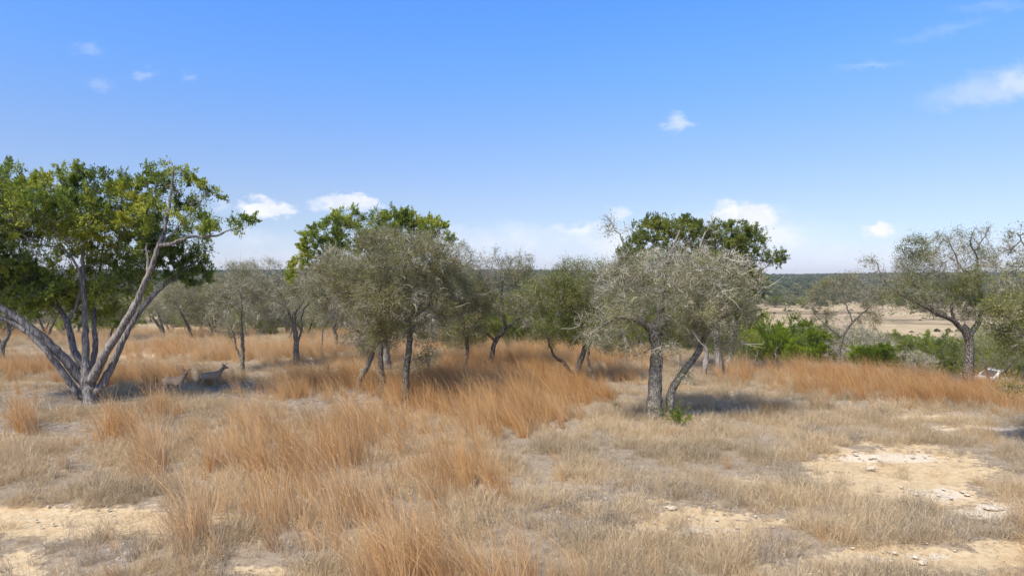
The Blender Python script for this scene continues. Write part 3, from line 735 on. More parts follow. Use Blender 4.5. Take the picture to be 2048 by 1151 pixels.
tree('oak_tree', 'small oak with a bare white dead stem in pale grass, left of centre', 'tree', 49, [
    ([(670, 700, 0), (672, 675, 0), (668, 650, 0), (680, 625, 0)], .17, .08),
    ([(646, 700, -.3, 1), (644, 670, -.3), (652, 645, -.3), (662, 628, -.2), (675, 600, 0)], .075, .03),
    ([(670, 660, 0), (690, 640, .2), (710, 620, .2)], .07, .03),
], [(660, 600, 0, 50, 30, 1.7), (690, 630, 0, 40, 26, 1.2), (640, 625, 0, 36, 24, 1)], 'oakgrey', 800, 15000, 3000, 30, bare=.12)
# right
tree('oak_tree', 'thin airy live oak with an S-shaped stem in front of the green shrubs', 'tree', 44, [
    ([(1678, 735, 0), (1680, 700, 0), (1686, 672, 0), (1705, 645, 0), (1725, 625, 0)], .13, .05),
    ([(1684, 675, 0), (1665, 660, -.2), (1640, 640, -.2), (1625, 620, -.2)], .055, .02),
    ([(1706, 645, 0), (1690, 600, .2), (1680, 570, .2), (1690, 545, .2)], .05, .02),
    ([(1725, 625, 0), (1755, 600, 0), (1780, 590, 0)], .05, .02),
], [(1690, 580, 0, 60, 28, 1.6), (1640, 590, 0, 36, 26, 1.1), (1740, 590, 0, 44, 24, 1.1), (1700, 550, 0, 30, 14, .7, .6), (1660, 640, 0, 36, 26, .9, .5), (1740, 640, 0, 30, 20, .8, .5)],
    'oak', 1000, 17000, 3200, 31, bare=.2)
tree('oak_tree', 'wide-spreading dark-limbed live oak rising from rusty grass near right edge', 'tree', 31.5, [
    ([(1934, 778, 0), (1938, 735, 0), (1940, 700, 0), (1936, 672, 0), (1930, 655, 0)], .24, .17),
    ([(1934, 668, 0), (1905, 640, -.2), (1875, 628, -.4), (1845, 610, -.5), (1800, 590, -.7)], .14, .03),
    ([(1938, 670, 0), (1958, 640, .2), (1966, 600, .3), (1950, 560, .3), (1956, 520, .2), (1940, 485, .1), (1950, 455, 0)], .14, .02),
    ([(1950, 500, .2), (1965, 480, .2), (1978, 455, .2)], .035, .012),
    ([(1954, 560, .3), (1925, 540, .1), (1905, 500, 0), (1890, 470, 0)], .07, .015),
    ([(1860, 615, -.4), (1830, 570, -.3), (1815, 530, -.2), (1812, 490, 0)], .07, .015),
    ([(1905, 640, -.2), (1900, 590, .4), (1890, 550, .5), (1870, 540, .6)], .08, .02),
    ([(1958, 640, .2), (1985, 600, .4), (2000, 570, .6)], .09, .03),
    ([(1800, 590, -.7), (1770, 560, -.7), (1755, 530, -.7), (1735, 520, -.6)], .04, .012),
], [(1850, 530, 0, 60, 36, 1.6), (1900, 560, .2, 60, 40, 1.6), (1830, 580, -.3, 60, 32, 1.4), (1945, 520, .2, 50, 40, 1.3), (1890, 490, 0, 44, 24, 1, .7), (1830, 490, 0, 30, 22, .8, .6), (1950, 470, .1, 34, 24, .7, .5), (1770, 555, -.7, 44, 20, 1, .8),
    (1745, 525, -.6, 24, 12, .5, .5), (1990, 570, .5, 34, 44, 1.1), (1900, 610, 0, 60, 24, 1.2, .7), (1960, 620, 0, 40, 30, 1, .6), (1760, 595, -.5, 40, 16, .9, .6)],
    'oakgreen', 2300, 33000, 7500, 32, bare=.3)
tree('oak_tree', 'pale leafy live oak cut off by the right edge, nearest of all the trees', 'tree', 19.5, [
    ([(2190, 900, 0), (2180, 820, 0), (2160, 740, 0), (2140, 660, 0), (2120, 600, 0)], .22, .12),
    ([(2160, 740, 0), (2110, 700, 0), (2060, 680, 0), (2030, 660, 0)], .08, .02), ([(2170, 790, 0), (2110, 785, -.3), (2060, 775, -.4), (2015, 772, -.4)], .05, .012),
    ([(2140, 660, 0), (2090, 580, 0), (2060, 520, 0), (2040, 470, 0)], .08, .02), ([(2130, 640, 0), (2190, 560, 0), (2230, 500, 0)], .09, .03),
], [(2075, 520, 0, 80, 65, 1.6, 1.2), (2080, 640, 0, 95, 75, 1.6, 1.2), (2170, 560, 0, 110, 100, 2, 1), (2110, 740, -.2, 50, 40, 1, .8), (2022, 785, -.4, 22, 14, .3, .5), (2040, 470, 0, 30, 24, .6), (2020, 600, 0, 44, 50, .8), (2045, 680, 0, 34, 30, .6)],
    'oakgreen', 1700, 44000, 5600, 33, bare=.2)
tree('oak_tree', 'dark little oak trunk cut off by the left edge behind the big juniper', 'tree', 42, [
    ([(2, 722, 0), (6, 690, 0), (18, 665, 0), (10, 630, 0)], .17, .08), ([(8, 690, 0), (-20, 660, 0), (-40, 630, 0)], .1, .04), ([(18, 665, 0), (40, 640, .3), (60, 620, .4)], .07, .02),
], [(0, 620, 0, 60, 34, 2), (60, 620, .3, 40, 30, 1.2), (-50, 620, 0, 50, 40, 1.4)], 'oakgrey', 700, 16000, 2600, 34)

# ---------------------------------------------------------------- background trees and shrubs: few shapes, each copy its own thing
def proto(style, seed, h, cw, trunks, n_leaf, n_att, n_twig, low=.25, bare=.1, scale=1.3):
    rng = np.random.default_rng(seed)
    limbs = []
    for k in range(trunks):
        a = rng.uniform(0, 6.28); q = .15 * k
        b = np.array([math.cos(a) * q, math.sin(a) * q, 0])
        t1 = b + [math.cos(a) * cw * .12, math.sin(a) * cw * .12, h * low]
        t2 = b + [math.cos(a) * cw * .3, math.sin(a) * cw * .3, h * (low + .3)]
        limbs.append(([b, t1, t2], .14 * h / 5, .05))
    blobs = [(np.array([0, 0, h * (low + 1) / 2 + h * .04]), (cw * .42, cw * .42, h * (1 - low) * .42), 1.5)]
    for k in range(7):
        a = rng.uniform(0, 6.28); r = cw * rng.uniform(.25, .42)
        blobs.append((np.array([math.cos(a) * r, math.sin(a) * r, h * rng.uniform(low + .12, .85)]), (cw * .2, cw * .2, h * .15), 1))
    return grow(limbs, blobs, style, n_att, n_leaf, n_twig, seed, scale=scale, bare=bare, trunk_k=8)
PROTO = {
    'oakA': proto('oakgrey', 41, 5.6, 5.4, 2, 19000, 850, 1900, .27), 'oakB': proto('oak', 42, 5.2, 5.0, 1, 19000, 850, 1700, .3), 'oakC': proto('oakgreen', 43, 5.4, 5.2, 3, 20000, 850, 1600, .22),
    'junA': proto('juniper', 44, 5.2, 4.4, 3, 32000, 900, 800, .04, .0), 'junB': proto('juniperolive', 45, 4.6, 4.6, 3, 32000, 900, 800, .03, .0), 'briA': proto('bright', 46, 4.6, 5.0, 3, 46000, 1100, 500, .0, .0),
    'briB': proto('bright', 47, 2.6, 3.4, 2, 24000, 700, 300, .0, .0), 'gryA': proto('oakgrey', 48, 3.4, 3.4, 3, 5000, 450, 2600, .08, .1),
}
def place(kind, name, label, cat, group, px, Y, ztop=None, h=None, rz=None, wide=1.0, sink=0.0):
    x = (px - 1024) * Y / F; z = tz(x, Y) - .1 - sink
    H0 = {'oakA': 5.6, 'oakB': 5.2, 'oakC': 5.4, 'junA': 5.2, 'junB': 4.6, 'briA': 4.6, 'briB': 2.6, 'gryA': 3.4}[kind]
    if ztop is not None: h = (H - (ztop - HY) * Y / F) - z       # the row of its top in the photograph
    s = h / (H0 * 1.04)
    e = empty(name, (x, Y, z), label, cat, group, RNG.uniform(0, 6.28) if rz is None else rz)
    e.scale = (s * wide, s * wide, s)
    for nm, me in zip(('trunk', 'twigs', 'crown'), PROTO[kind]): tag(link(nm, me, None, e), kind=None if nm == 'trunk' else 'stuff')
    return e
G1 = 'live oaks and junipers along the back of the clearing'
for a in [
    ('oakA', 'oak_tree', 'low dark-trunked oak at the back, right of the big juniper', 330, 62, 560, 1.25),
    ('oakB', 'oak_tree', 'many-stemmed grey oak at the back, left of the forked small oak', 385, 58, 545, 1.1),
    ('oakC', 'oak_tree', 'bushy oak behind the forked small oak, touching bare far ground', 430, 60, 560, 1.1),
    ('oakA', 'oak_tree', 'rounded grey oak behind the gap between deer and stout dark trunk', 520, 66, 555, 1.1),
    ('briB', 'juniper_shrub', 'bright green shrub at the back beside the stout dark oak trunk', 535, 63, 640, 1.2),
    ('oakC', 'oak_tree', 'background oak behind the stout dark trunk, half hidden by its branches', 610, 64, 565, 1.1),
    ('oakB', 'oak_tree', 'background oak seen through the leaning oak and its dead neighbour', 700, 62, 570, 1.2),
    ('briB', 'juniper_shrub', 'yellowish shrub low behind the white dead stem', 690, 66, 655, 1.0),
    ('gryA', 'dry_shrub', 'grey leafless brush behind the slim dark-trunked oak, left part', 880, 52, 620, 1.3),
    ('gryA', 'dry_shrub', 'pale brush between the pale trunk and the slim dark trunk', 850, 56, 630, 1.2),
    ('oakB', 'oak_tree', 'background oak behind the slim dark-trunked oak', 905, 58, 575, 1.1),
    ('junB', 'juniper_tree', 'dark juniper in the back row behind the crooked dark oak', 1000, 54, 585, 1.2),
    ('junA', 'juniper_tree', 'green juniper in the back row, right of the crooked dark oak', 1050, 56, 570, 1.2),
    ('oakC', 'oak_tree', 'pale-stemmed oak in the back row, left of the forked yellow-green oak', 1105, 52, 560, 1.1),
    ('junB', 'juniper_tree', 'dark juniper in the back row behind the forked yellow-green oak', 1150, 57, 575, 1.3),
    ('oakC', 'oak_tree', 'green oak in the back row, between forked oak and biggest grey oak', 1215, 54, 560, 1.2),
    ('junA', 'juniper_tree', 'juniper in the back row seen left of the thick speckled trunks', 1265, 50, 590, 1.2),
    ('junB', 'juniper_tree', 'juniper behind the two thick speckled trunks of the biggest oak', 1345, 50, 600, 1.3),
    ('oakA', 'oak_tree', 'grey oak low behind the shaggy split juniper trunks', 1400, 48, 615, 1.2),
    ('oakA', 'oak_tree', 'grey background oak seen under the big juniper, left of its stems', 95, 60, 575, 1.3),
    ('oakB', 'oak_tree', 'brownish background oak behind the stems of the big juniper', 215, 56, 580, 1.2),
    ('junA', 'juniper_tree', 'background juniper filling the gap below the big juniper crown', 150, 66, 570, 1.3),
    ('junB', 'juniper_tree', 'background juniper at the left edge beyond the cut-off oak', -20, 60, 570, 1.3),
    ('oakB', 'oak_tree', 'background oak just left of the leftmost juniper limbs', 35, 70, 560, 1.3),
    ('briA', 'juniper_shrub', 'largest bright green juniper shrub, just right of the olive juniper', 1590, 56, 625, 1.05),
    ('briA', 'juniper_shrub', 'bright green shrub with a pointed top beside the largest one', 1530, 54, 620, .8),
    ('junA', 'juniper_shrub', 'darker green shrub under the right branches of the biggest oak', 1490, 52, 640, .9),
    ('junB', 'juniper_shrub', 'dark olive shrub right of the largest bright green shrub', 1650, 57, 640, .8),
    ('gryA', 'dry_shrub', 'silvery leafless brush right of the thin airy oak', 1722, 52, 640, 1.1),
    ('briB', 'juniper_shrub', 'low yellow-green shrub at the rusty grass edge by the airy oak', 1745, 48, 688, 1.2),
    ('junB', 'juniper_shrub', 'olive shrub between the airy oak and the wide-spreading oak', 1790, 58, 660, 1.1),
    ('junA', 'juniper_shrub', 'broad green shrub behind the left limb of the wide-spreading oak', 1850, 60, 662, 1.2),
    ('junB', 'juniper_shrub', 'green shrub directly left of the wide-spreading oak trunk', 1895, 56, 664, 1.0),
    ('oakC', 'oak_tree', 'leafy oak thicket right of the wide-spreading oak trunk', 1985, 50, 650, 1.1),
    ('gryA', 'dry_shrub', 'thin grey brush at the grass edge left of the wide-spreading trunk', 1840, 48, 695, 1.0),
    ('junB', 'juniper_shrub', 'dark shrub at the right edge above the white truck', 2060, 56, 640, 1.2),
    ('oakB', 'oak_tree', 'shadowed shrub below the thin airy oak, left side', 1630, 60, 640, .8),
    ('junA', 'juniper_shrub', 'green shrub on the slope below the reddish far clearing', 1560, 70, 650, 1.3),
    ('junB', 'juniper_shrub', 'olive shrub on the slope behind the silvery brush', 1700, 72, 665, 1.3),
    ('oakC', 'oak_tree', 'low leafy oak on the slope right of the silvery brush', 1762, 66, 668, 1.3),
    ('oakB', 'oak_tree', 'grey leafed low oak between the broad green shrub and the airy oak', 1815, 70, 668, 1.2),
    ('oakC', 'oak_tree', 'low oak on the slope just behind the wide-spreading oak trunk', 1925, 68, 660, 1.3),
    ('junA', 'juniper_shrub', 'green shrub showing between wide-spreading trunk and white truck', 1965, 64, 670, 1.1),
    ('oakC', 'oak_tree', 'green slope oak showing through the thin airy oak', 1680, 66, 640, 1.2),
    ('oakA', 'oak_tree', 'grey slope oak between the silvery brush and the olive shrub', 1742, 74, 655, 1.3),
    ('junA', 'juniper_shrub', 'dark juniper on the slope left of the broad green shrub', 1822, 76, 672, 1.2),
    ('oakA', 'oak_tree', 'slope oak at the right edge behind the nearest pale oak', 2030, 70, 630, 1.3),
    ('junB', 'juniper_shrub', 'dark bushy juniper at the grass edge left of the crooked dark oak', 940, 49, 625, 1.5),
    ('junA', 'juniper_shrub', 'dark juniper shrub at the grass edge right of the crooked dark oak', 1028, 50, 615, 1.5),
    ('junB', 'juniper_shrub', 'olive juniper shrub at the grass edge behind the low left limb of the forked oak', 1085, 50, 620, 1.4),
    ('junA', 'juniper_shrub', 'dark juniper shrub at the grass edge behind the forked base', 1140, 49, 622, 1.5),
    ('junB', 'juniper_shrub', 'dark juniper shrub at the grass edge right of the forked oak', 1205, 48, 618, 1.5),
    ('briB', 'juniper_shrub', 'small yellow-green shrub at the grass edge under the largest bright shrub', 1600, 47, 690, 1.1),
    ('oakB', 'oak_tree', 'shadowy oak behind the gap between the slim and crooked dark oaks', 955, 60, 580, 1.2),
    ('oakC', 'oak_tree', 'greenish background oak behind the low left limb of the forked oak', 1075, 60, 556, 1.2),
    ('oakA', 'oak_tree', 'grey background oak in front of the hill, left of the leaning oak', 575, 58, 570, 1.0),
    ('junB', 'juniper_tree', 'dark juniper low behind the densest olive oak', 830, 54, 600, 1.2),
]:
    kind, nm, lab, px, Y, ytop, wd = a
    place(kind, nm, lab, {'oak_tree': 'tree', 'juniper_tree': 'tree'}.get(nm, 'shrub'), G1, px, Y, ztop=ytop, wide=wd)

G5 = 'trees of the thin wood on the slope behind the clearing'
rg5 = np.random.default_rng(55)
for k in range(64):
    px_ = -60 + 1540 * (k + rg5.random()) / 64; Y_ = rg5.uniform(74, 150)
    if 255 < px_ < 345: Y_ = rg5.uniform(165, 230)
    kd = int(rg5.integers(0, 5))
    lb = ('olive grey oak', 'dark olive juniper', 'green bushy oak', 'pale grey twiggy oak', 'fresh green juniper')[kd] + ' in the thin wood on the slope behind the clearing'
    sd5 = 'left' if px_ < 560 else ('middle' if px_ < 1020 else 'right'); lb += ', ' + sd5 + ' part'
    place(('oakB', 'junB', 'oakC', 'oakA', 'junA')[kd], 'slope_tree', lb, 'tree', G5, px_, Y_, h=rg5.uniform(4.8, 7.2), wide=rg5.uniform(1.0, 1.5))

# ---------------------------------------------------------------- grass, forbs, gravel, sticks: uncountable cover laid by geometry nodes
SRC = bpy.data.collections.new('cover_sources')
def blades(name, n, h, rad, width, lean, curl, mat, seed, segs=3, spread=.25, seedhead=0, wisp=1.0):
    rng = np.random.default_rng(seed)
    a = rng.uniform(0, 6.28, n); r = rad * np.sqrt(rng.random(n))
    p = np.stack([np.cos(a) * r, np.sin(a) * r, np.full(n, -.03)], 1)
    d = np.stack([np.cos(a) * spread * r / rad, np.sin(a) * spread * r / rad, np.ones(n)], 1) + rng.normal(0, spread * .5, (n, 3)) * [1, 1, .1]
    d[:, 0] -= lean * rng.uniform(.3, 1, n)
    hh = h * (.32 + .8 * rng.random(n) ** wisp)
    V = np.zeros((n, segs + 1, 2, 3)); w0 = width * rng.uniform(.6, 1.3, n)
    side = rng.normal(0, 1, (n, 3)); side[:, 2] = 0; side /= np.linalg.norm(side, axis=1)[:, None]
    for k in range(segs + 1):
        w = (w0 * (1 - .85 * (k / segs) ** 1.5))[:, None]
        V[:, k, 0] = p - side * w * .5; V[:, k, 1] = p + side * w * .5
        dd = d / np.linalg.norm(d, axis=1)[:, None]
        p = p + dd * (hh / segs)[:, None]
        d = dd + rng.normal(0, curl, (n, 3)); d[:, 0] -= lean * .55; d[:, 2] -= .12 * (k + 1) * curl
    Vf = V.reshape(-1, 3)
    b = (np.arange(n) * (segs + 1) * 2)[:, None]; k = (np.arange(segs) * 2)[None]
    f = np.stack([b + k, b + k + 1, b + k + 3, b + k + 2], -1).reshape(-1, 4)
    var = np.repeat(rng.random(n), segs)
    Fs = [f]
    if seedhead:
        m = rng.integers(0, n, seedhead * n // 2)
        t = rng.uniform(.55, 1, len(m)) * segs; i0 = np.minimum(t.astype(int), segs - 1); fr = (t - i0)[:, None]
        C = V[m, i0].mean(1) * (1 - fr) + V[m, i0 + 1].mean(1) * fr
        dv = V[m, i0 + 1].mean(1) - V[m, i0].mean(1); dv /= np.linalg.norm(dv, axis=1)[:, None]
        Vl, Fl = leaf_tris(C, dv + rng.normal(0, .45, dv.shape), .05, .009, rng)
        Fs.append(Fl + len(Vf)); Vf = np.vstack([Vf, Vl]); var = np.concatenate([var, np.clip(var[m * segs] - .15, 0, 1)])
    me = np_mesh(name, Vf, Fs, {'var': ('FACE', var)})
    me.materials.append(mat)
    o = bpy.data.objects.new(name, me); return o
def cover(name, label, mat_sources, P, rot, scl, tint, idx):
    c = bpy.data.collections.new(name + '_sources')
    for k, o in enumerate(mat_sources):
        o.name = '%s_source_%02d' % (name, k); c.objects.link(o)
    me = bpy.data.meshes.new(name); me.vertices.add(len(P)); me.vertices.foreach_set('co', P.astype(np.float32).ravel())
    def add(nm, typ, arr, key='value'):
        at = me.attributes.new(nm, typ, 'POINT'); at.data.foreach_set(key, arr.ravel())
    add('rot', 'FLOAT_VECTOR', rot.astype(np.float32), 'vector'); add('scl', 'FLOAT_VECTOR', scl.astype(np.float32), 'vector')
    add('tint', 'FLOAT', tint.astype(np.float32)); add('idx', 'INT', idx.astype(np.int32))
    me.update()
    o = bpy.data.objects.new(name, me); COL.objects.link(o); tag(o, label, kind='stuff')
    ng = bpy.data.node_groups.new(name, 'GeometryNodeTree')
    ng.interface.new_socket('Geometry', in_out='INPUT', socket_type='NodeSocketGeometry')
    ng.interface.new_socket('Geometry', in_out='OUTPUT', socket_type='NodeSocketGeometry')
    gi = ng.nodes.new('NodeGroupInput'); go = ng.nodes.new('NodeGroupOutput')
    ci = ng.nodes.new('GeometryNodeCollectionInfo'); ci.inputs['Collection'].default_value = c
    ci.inputs['Separate Children'].default_value = True; ci.inputs['Reset Children'].default_value = True
    ip = ng.nodes.new('GeometryNodeInstanceOnPoints'); ip.inputs['Pick Instance'].default_value = True
    def na(nm, typ):
        n = ng.nodes.new('GeometryNodeInputNamedAttribute'); n.data_type = typ; n.inputs[0].default_value = nm
        return [q for q in n.outputs if q.enabled][0]
    ng.links.new(gi.outputs[0], ip.inputs['Points']); ng.links.new(ci.outputs[0], ip.inputs['Instance'])
    ng.links.new(na('idx', 'INT'), ip.inputs['Instance Index']); ng.links.new(na('scl', 'FLOAT_VECTOR'), ip.inputs['Scale'])
    er = ng.nodes.new('FunctionNodeEulerToRotation'); ng.links.new(na('rot', 'FLOAT_VECTOR'), er.inputs[0]); ng.links.new(er.outputs[0], ip.inputs['Rotation'])
    ng.links.new(ip.outputs[0], go.inputs[0])
    md = o.modifiers.new('cover', 'NODES'); md.node_group = ng
    return o
def scatter(n, y0, y1, rng, power=1.0, width=.9):
    """random ground points between two distances, denser near when power > 1"""
    u = rng.random(n) ** power
    y = np.sqrt(y0 ** 2 + u * (y1 ** 2 - y0 ** 2)); x = rng.uniform(-1, 1, n) * (width * y + 1.5)
    z = terr(x, y); return x, y, z
def cloud(rng, x, y, z, keep, scale, tint, nidx, spin, tiltx=.0, flat=None):
    x, y, z, s, t = x[keep], y[keep], z[keep], scale[keep], tint[keep]
    n = len(x)
    rot = np.stack([rng.normal(0, .08, n), rng.normal(0, .08, n) + tiltx, rng.uniform(-spin, spin, n)], 1)
    if flat is not None: rot = np.stack([rng.normal(0, flat, n), rng.normal(0, flat, n), rng.uniform(-3.14, 3.14, n)], 1)
    sc = np.stack([s, s, s * rng.uniform(.8, 1.15, n)], 1)
    return np.stack([x, y, z], 1), rot, sc, np.clip(t, 0, 1), rng.integers(0, nidx, n)

def soil_at(x, y, px, py):
    jx = px + 60 * (fbm(x, y, 2.2, 2, 21) - .5); jy = py + 16 * (fbm(x, y, 1.6, 2, 22) - .5)
    return emask(SOIL, jx, jy), emask(LITTER, jx, jy)

# tall bluestem
rng = np.random.default_rng(101)
x, y, z = scatter(88000, 9.6, 75, rng, 1.3)
px, py = to_px(x, y, z); so, li = soil_at(x, y, px, py)
clump = fbm(x, y, 1.6, 2, 51); big = fbm(x, y, 7, 2, 52)
tall = emask(TALL, px + 26 * (fbm(x, y, 1.5, 2, 61) - .5), py + 8 * (fbm(x, y, 1.5, 2, 62) - .5), .45)
outside = (np.abs(x) > .76 * y)
tall = np.where(outside, sst(.5, .62, big) * .8, tall)
bgk = sst(39, 44, y) * .42 * (x / y < .36)
tall = np.maximum(tall, bgk * sst(.36, .6, fbm(x, y, 5, 2, 63)))
dens = tall * (.18 + 1.0 * sst(.36, .58, clump)) * (1 - .8 * np.clip(so, 0, 1))
dens = np.maximum(dens, .03 * (clump > .45) * (so < .4))
dist = np.interp(y, [10, 25, 40, 75], [.8, .85, .8, .9])
dens = dens * (1 - .9 * ((px > 300) & (px < 465) & (y > 25.5) & (y < 32.5)))
keep = (rng.random(len(x)) < dens * dist) & ((y < np.interp(x / y, [-.3, .2, .33, .6, .75], [75, 58, 42, 35, 30])))
red = emask([(960, 760, 170, 26, 1), (860, 770, 100, 24, .9), (720, 775, 150, 18, .8), (1110, 785, 110, 20, .6), (1880, 795, 200, 22, .6), (1640, 765, 160, 20, .45), (1215, 800, 22, 12, .9), (330, 705, 60, 20, .5)], px, py)
pale = sst(38, 46, y) * (x / y < .3) * .3 + .25 * (py > 1010)
tint = .44 + .38 * (fbm(x, y, 3, 2, 71) - .5) * 2 + .42 * red - .5 * pale - .10 * (py > 830) + rng.normal(0, .2, len(x))
hgt = (.70 + .60 * rng.random(len(x))) * np.interp(tall, [0, .4, 1.2], [.6, .85, 1.05]) * np.where(x / y > .35, .86, 1) * np.where((px < 1080) & (y < 31), 1.22, 1)
SRC_TALL = [blades('t', 46, 1.2, .11, .0075, .14 + .06 * (k % 4), .12, BLADE_TALL, 200 + k, 5, .15, 2, 1.7) for k in range(8)] + [blades('t', 13, 1.35, .12, .0085, .12 + .1 * k, .09, BLADE_TALL, 220 + k, 6, .12, 5, .8) for k in range(4)]
cover('tall_rusty_grass', 'tall rusty bluestem grass leaning in the wind', SRC_TALL, *cloud(rng, x, y, z, keep, hgt, tint, 12, .9))
print('tall', keep.sum())

# short curly grass
rng = np.random.default_rng(102)
x, y, z = scatter(150000, 9.2, 78, rng, 1.55)
px, py = to_px(x, y, z); so, li = soil_at(x, y, px, py)
clump = fbm(x, y, .9, 2, 81); big = fbm(x, y, 6, 2, 82)
dens = (.16 + .9 * sst(.4, .6, clump)) * (1 - .95 * sst(.2, .7, so)) * (1 - .84 * sst(.3, .8, li)) * (.55 + .6 * sst(.3, .65, big))
keep = (rng.random(len(x)) < dens) & (y < np.interp(x / y, [-.3, .2, .33, .6, .75], [78, 60, 44, 38, 34]))
right = sst(-.05, .25, x / y)
tint = .52 + .75 * (fbm(x, y, 2.2, 3, 83) - .5) * 2 - .08 * right + rng.normal(0, .13, len(x)) + .12 * (px < 1000) * (px > 500)
hgt = (.55 + .7 * rng.random(len(x))) * (.75 + .5 * sst(.4, .62, clump))
SRC_SHORT = [blades('s', 84, .27, .2, .0062, .05, .8, BLADE_SHORT, 300 + k, 3, 1.3) for k in range(6)] + \
            [blades('s', 50, .42, .12, .007, .12, .34, BLADE_SHORT, 320 + k, 3, .5, 1) for k in range(3)]
cover('short_dry_grass', 'low curly straw coloured grass covering the clearing', SRC_SHORT, *cloud(rng, x, y, z, keep, hgt, tint, 9, 3.14))
print('short', keep.sum())

# grey forbs and dead weeds
rng = np.random.default_rng(103)
x, y, z = scatter(26000, 9.2, 60, rng, 1.4)
px, py = to_px(x, y, z); so, li = soil_at(x, y, px, py)
dens = sst(.48, .66, fbm(x, y, 2.8, 3, 91)) * (.35 + .8 * sst(-.1, .2, x / y)) * (1 - .9 * sst(.25, .7, so))
keep = (rng.random(len(x)) < dens) & (y < np.interp(x / y, [.2, .33, .6, .75], [60, 44, 36, 30]))
SRC_FORB = [blades('f', 46, .38, .12, .006, .03, .38, BLADE_GREY, 400 + k, 3, .55, 4) for k in range(5)]
cover('grey_weeds', 'patches of grey brown dried weeds between the grasses', SRC_FORB, *cloud(rng, x, y, z, keep, .5 + .7 * rng.random(len(x)), .5 + rng.normal(0, .2, len(x)), 5, 3.14))

# pale gravel and sticks
def stone_mesh(name, seed, mat, r=.5, squash=.5, sub=2):
    bm = bmesh.new(); bmesh.ops.create_icosphere(bm, subdivisions=sub, radius=r)
    rg = random.Random(seed); o1 = Vector([rg.uniform(0, 50) for _ in range(3)])
    from mathutils import noise as mn
    for v in bm.verts:
        f = 1 + .5 * mn.noise(v.co * 2.2 / r * .5 + o1) + .18 * mn.noise(v.co * 6 / r * .5 + o1)
        v.co = Vector((v.co.x * f * rg.choice((1, 1.02)), v.co.y * f * .8, v.co.z * f * squash))
    me = bpy.data.meshes.new(name); bm.to_mesh(me); bm.free(); me.materials.append(mat); return me
m, nt, o = new_mat('limestone')
gp = N(nt, 'ShaderNodeNewGeometry'); a = noise_(nt, gp.outputs['Position'], 14, 6, .7)
surf(nt, o, ramp_(nt, a, [(.3, (.34, .27, .19)), (.5, (.54, .46, .34)), (.7, (.70, .62, .50))]), .9, .2, bump_(nt, a, .8, .02)); LIME = m
m, nt, o = new_mat('dead_wood')
tcn = N(nt, 'ShaderNodeTexCoord'); a = noise_(nt, tcn.outputs['Object'], 22, 5, .7)
surf(nt, o, ramp_(nt, a, [(.3, (.15, .12, .095)), (.5, (.32, .275, .225)), (.7, (.50, .45, .38))]), .9, .15, bump_(nt, a, .6, .01)); DEADWOOD = m
rng = np.random.default_rng(104)
x, y, z = scatter(60000, 9.2, 50, rng, 1.5)
px, py = to_px(x, y, z); so, li = soil_at(x, y, px, py)
dens = .05 + .55 * sst(.2, .6, so) * sst(.4, .6, fbm(x, y, 1.1, 2, 95)) + .35 * sst(.4, .8, li)
keep = rng.random(len(x)) < dens * .6
sz = .014 + .05 * rng.random(len(x)) ** 6 * 1.2
srcs = [bpy.data.objects.new('g', stone_mesh('gravel_stone', 500 + k, LIME, .5, .38, 1)) for k in range(5)]
cover('pale_gravel', 'pale limestone gravel scattered over the soil', srcs, *cloud(rng, x, y, z, keep, sz * 1.6, np.ones(len(x)), 5, 3.14))
rng = np.random.default_rng(107)
x, y, z = scatter(50000, 9.2, 32, rng, 1.3)
px, py = to_px(x, y, z)
pl = emask(PALE + [(1745, 905, 130, 7, 1.6), (1650, 884, 40, 5, 1.4), (2005, 1016, 60, 12, 1.5)], px + 30 * (fbm(x, y, .8, 2, 131) - .5), py + 10 * (fbm(x, y, .8, 2, 132) - .5), .5)
keep = rng.random(len(x)) < sst(.35, 1.0, pl) * .5 * sst(.42, .58, fbm(x, y, .7, 2, 133))
srcs = [bpy.data.objects.new('g', stone_mesh('rubble_stone', 520 + k, LIME, .5, .32, 2)) for k in range(6)]
cover('limestone_rubble', 'crumbled pale limestone rubble on the bare patches', srcs, *cloud(rng, x, y, z - .004, keep, .04 + .16 * rng.random(len(x)) ** 3, np.ones(len(x)), 6, 3.14))
def stick_mesh(seed, L0=.5, r=.006, mat=None, forks=2):
    rg = np.random.default_rng(seed)
    P0 = np.zeros((1 + forks, 3)); dr = np.tile([[1., 0, 0]], (1 + forks, 1)); P0[1:, 0] = rg.uniform(.15, .6, forks) * L0
    dr[1:] += rg.normal(0, .6, (forks, 3)) * [1, 1, .3]
    V, f = twig_geo(P0, dr, L0, r, rg, 4, .25); V[:, 2] += r
    me = np_mesh('stick', V, [f], {'var': ('FACE', np.full(len(f), .7))}); me.materials.append(mat or DEADWOOD); return me
rng = np.random.default_rng(105)
x, y, z = scatter(60000, 9.2, 55, rng, 1.4)
px, py = to_px(x, y, z); so, li = soil_at(x, y, px, py)
keep = rng.random(len(x)) < (.03 + .9 * sst(.25, .8, li))
srcs = [bpy.data.objects.new('k', stick_mesh(600 + k)) for k in range(5)]
cover('fallen_twigs', 'grey litter of small fallen twigs on bare ground', srcs, *cloud(rng, x, y, z + .01, keep, .35 + .8 * rng.random(len(x)), np.ones(len(x)), 5, 3.14, flat=.12))

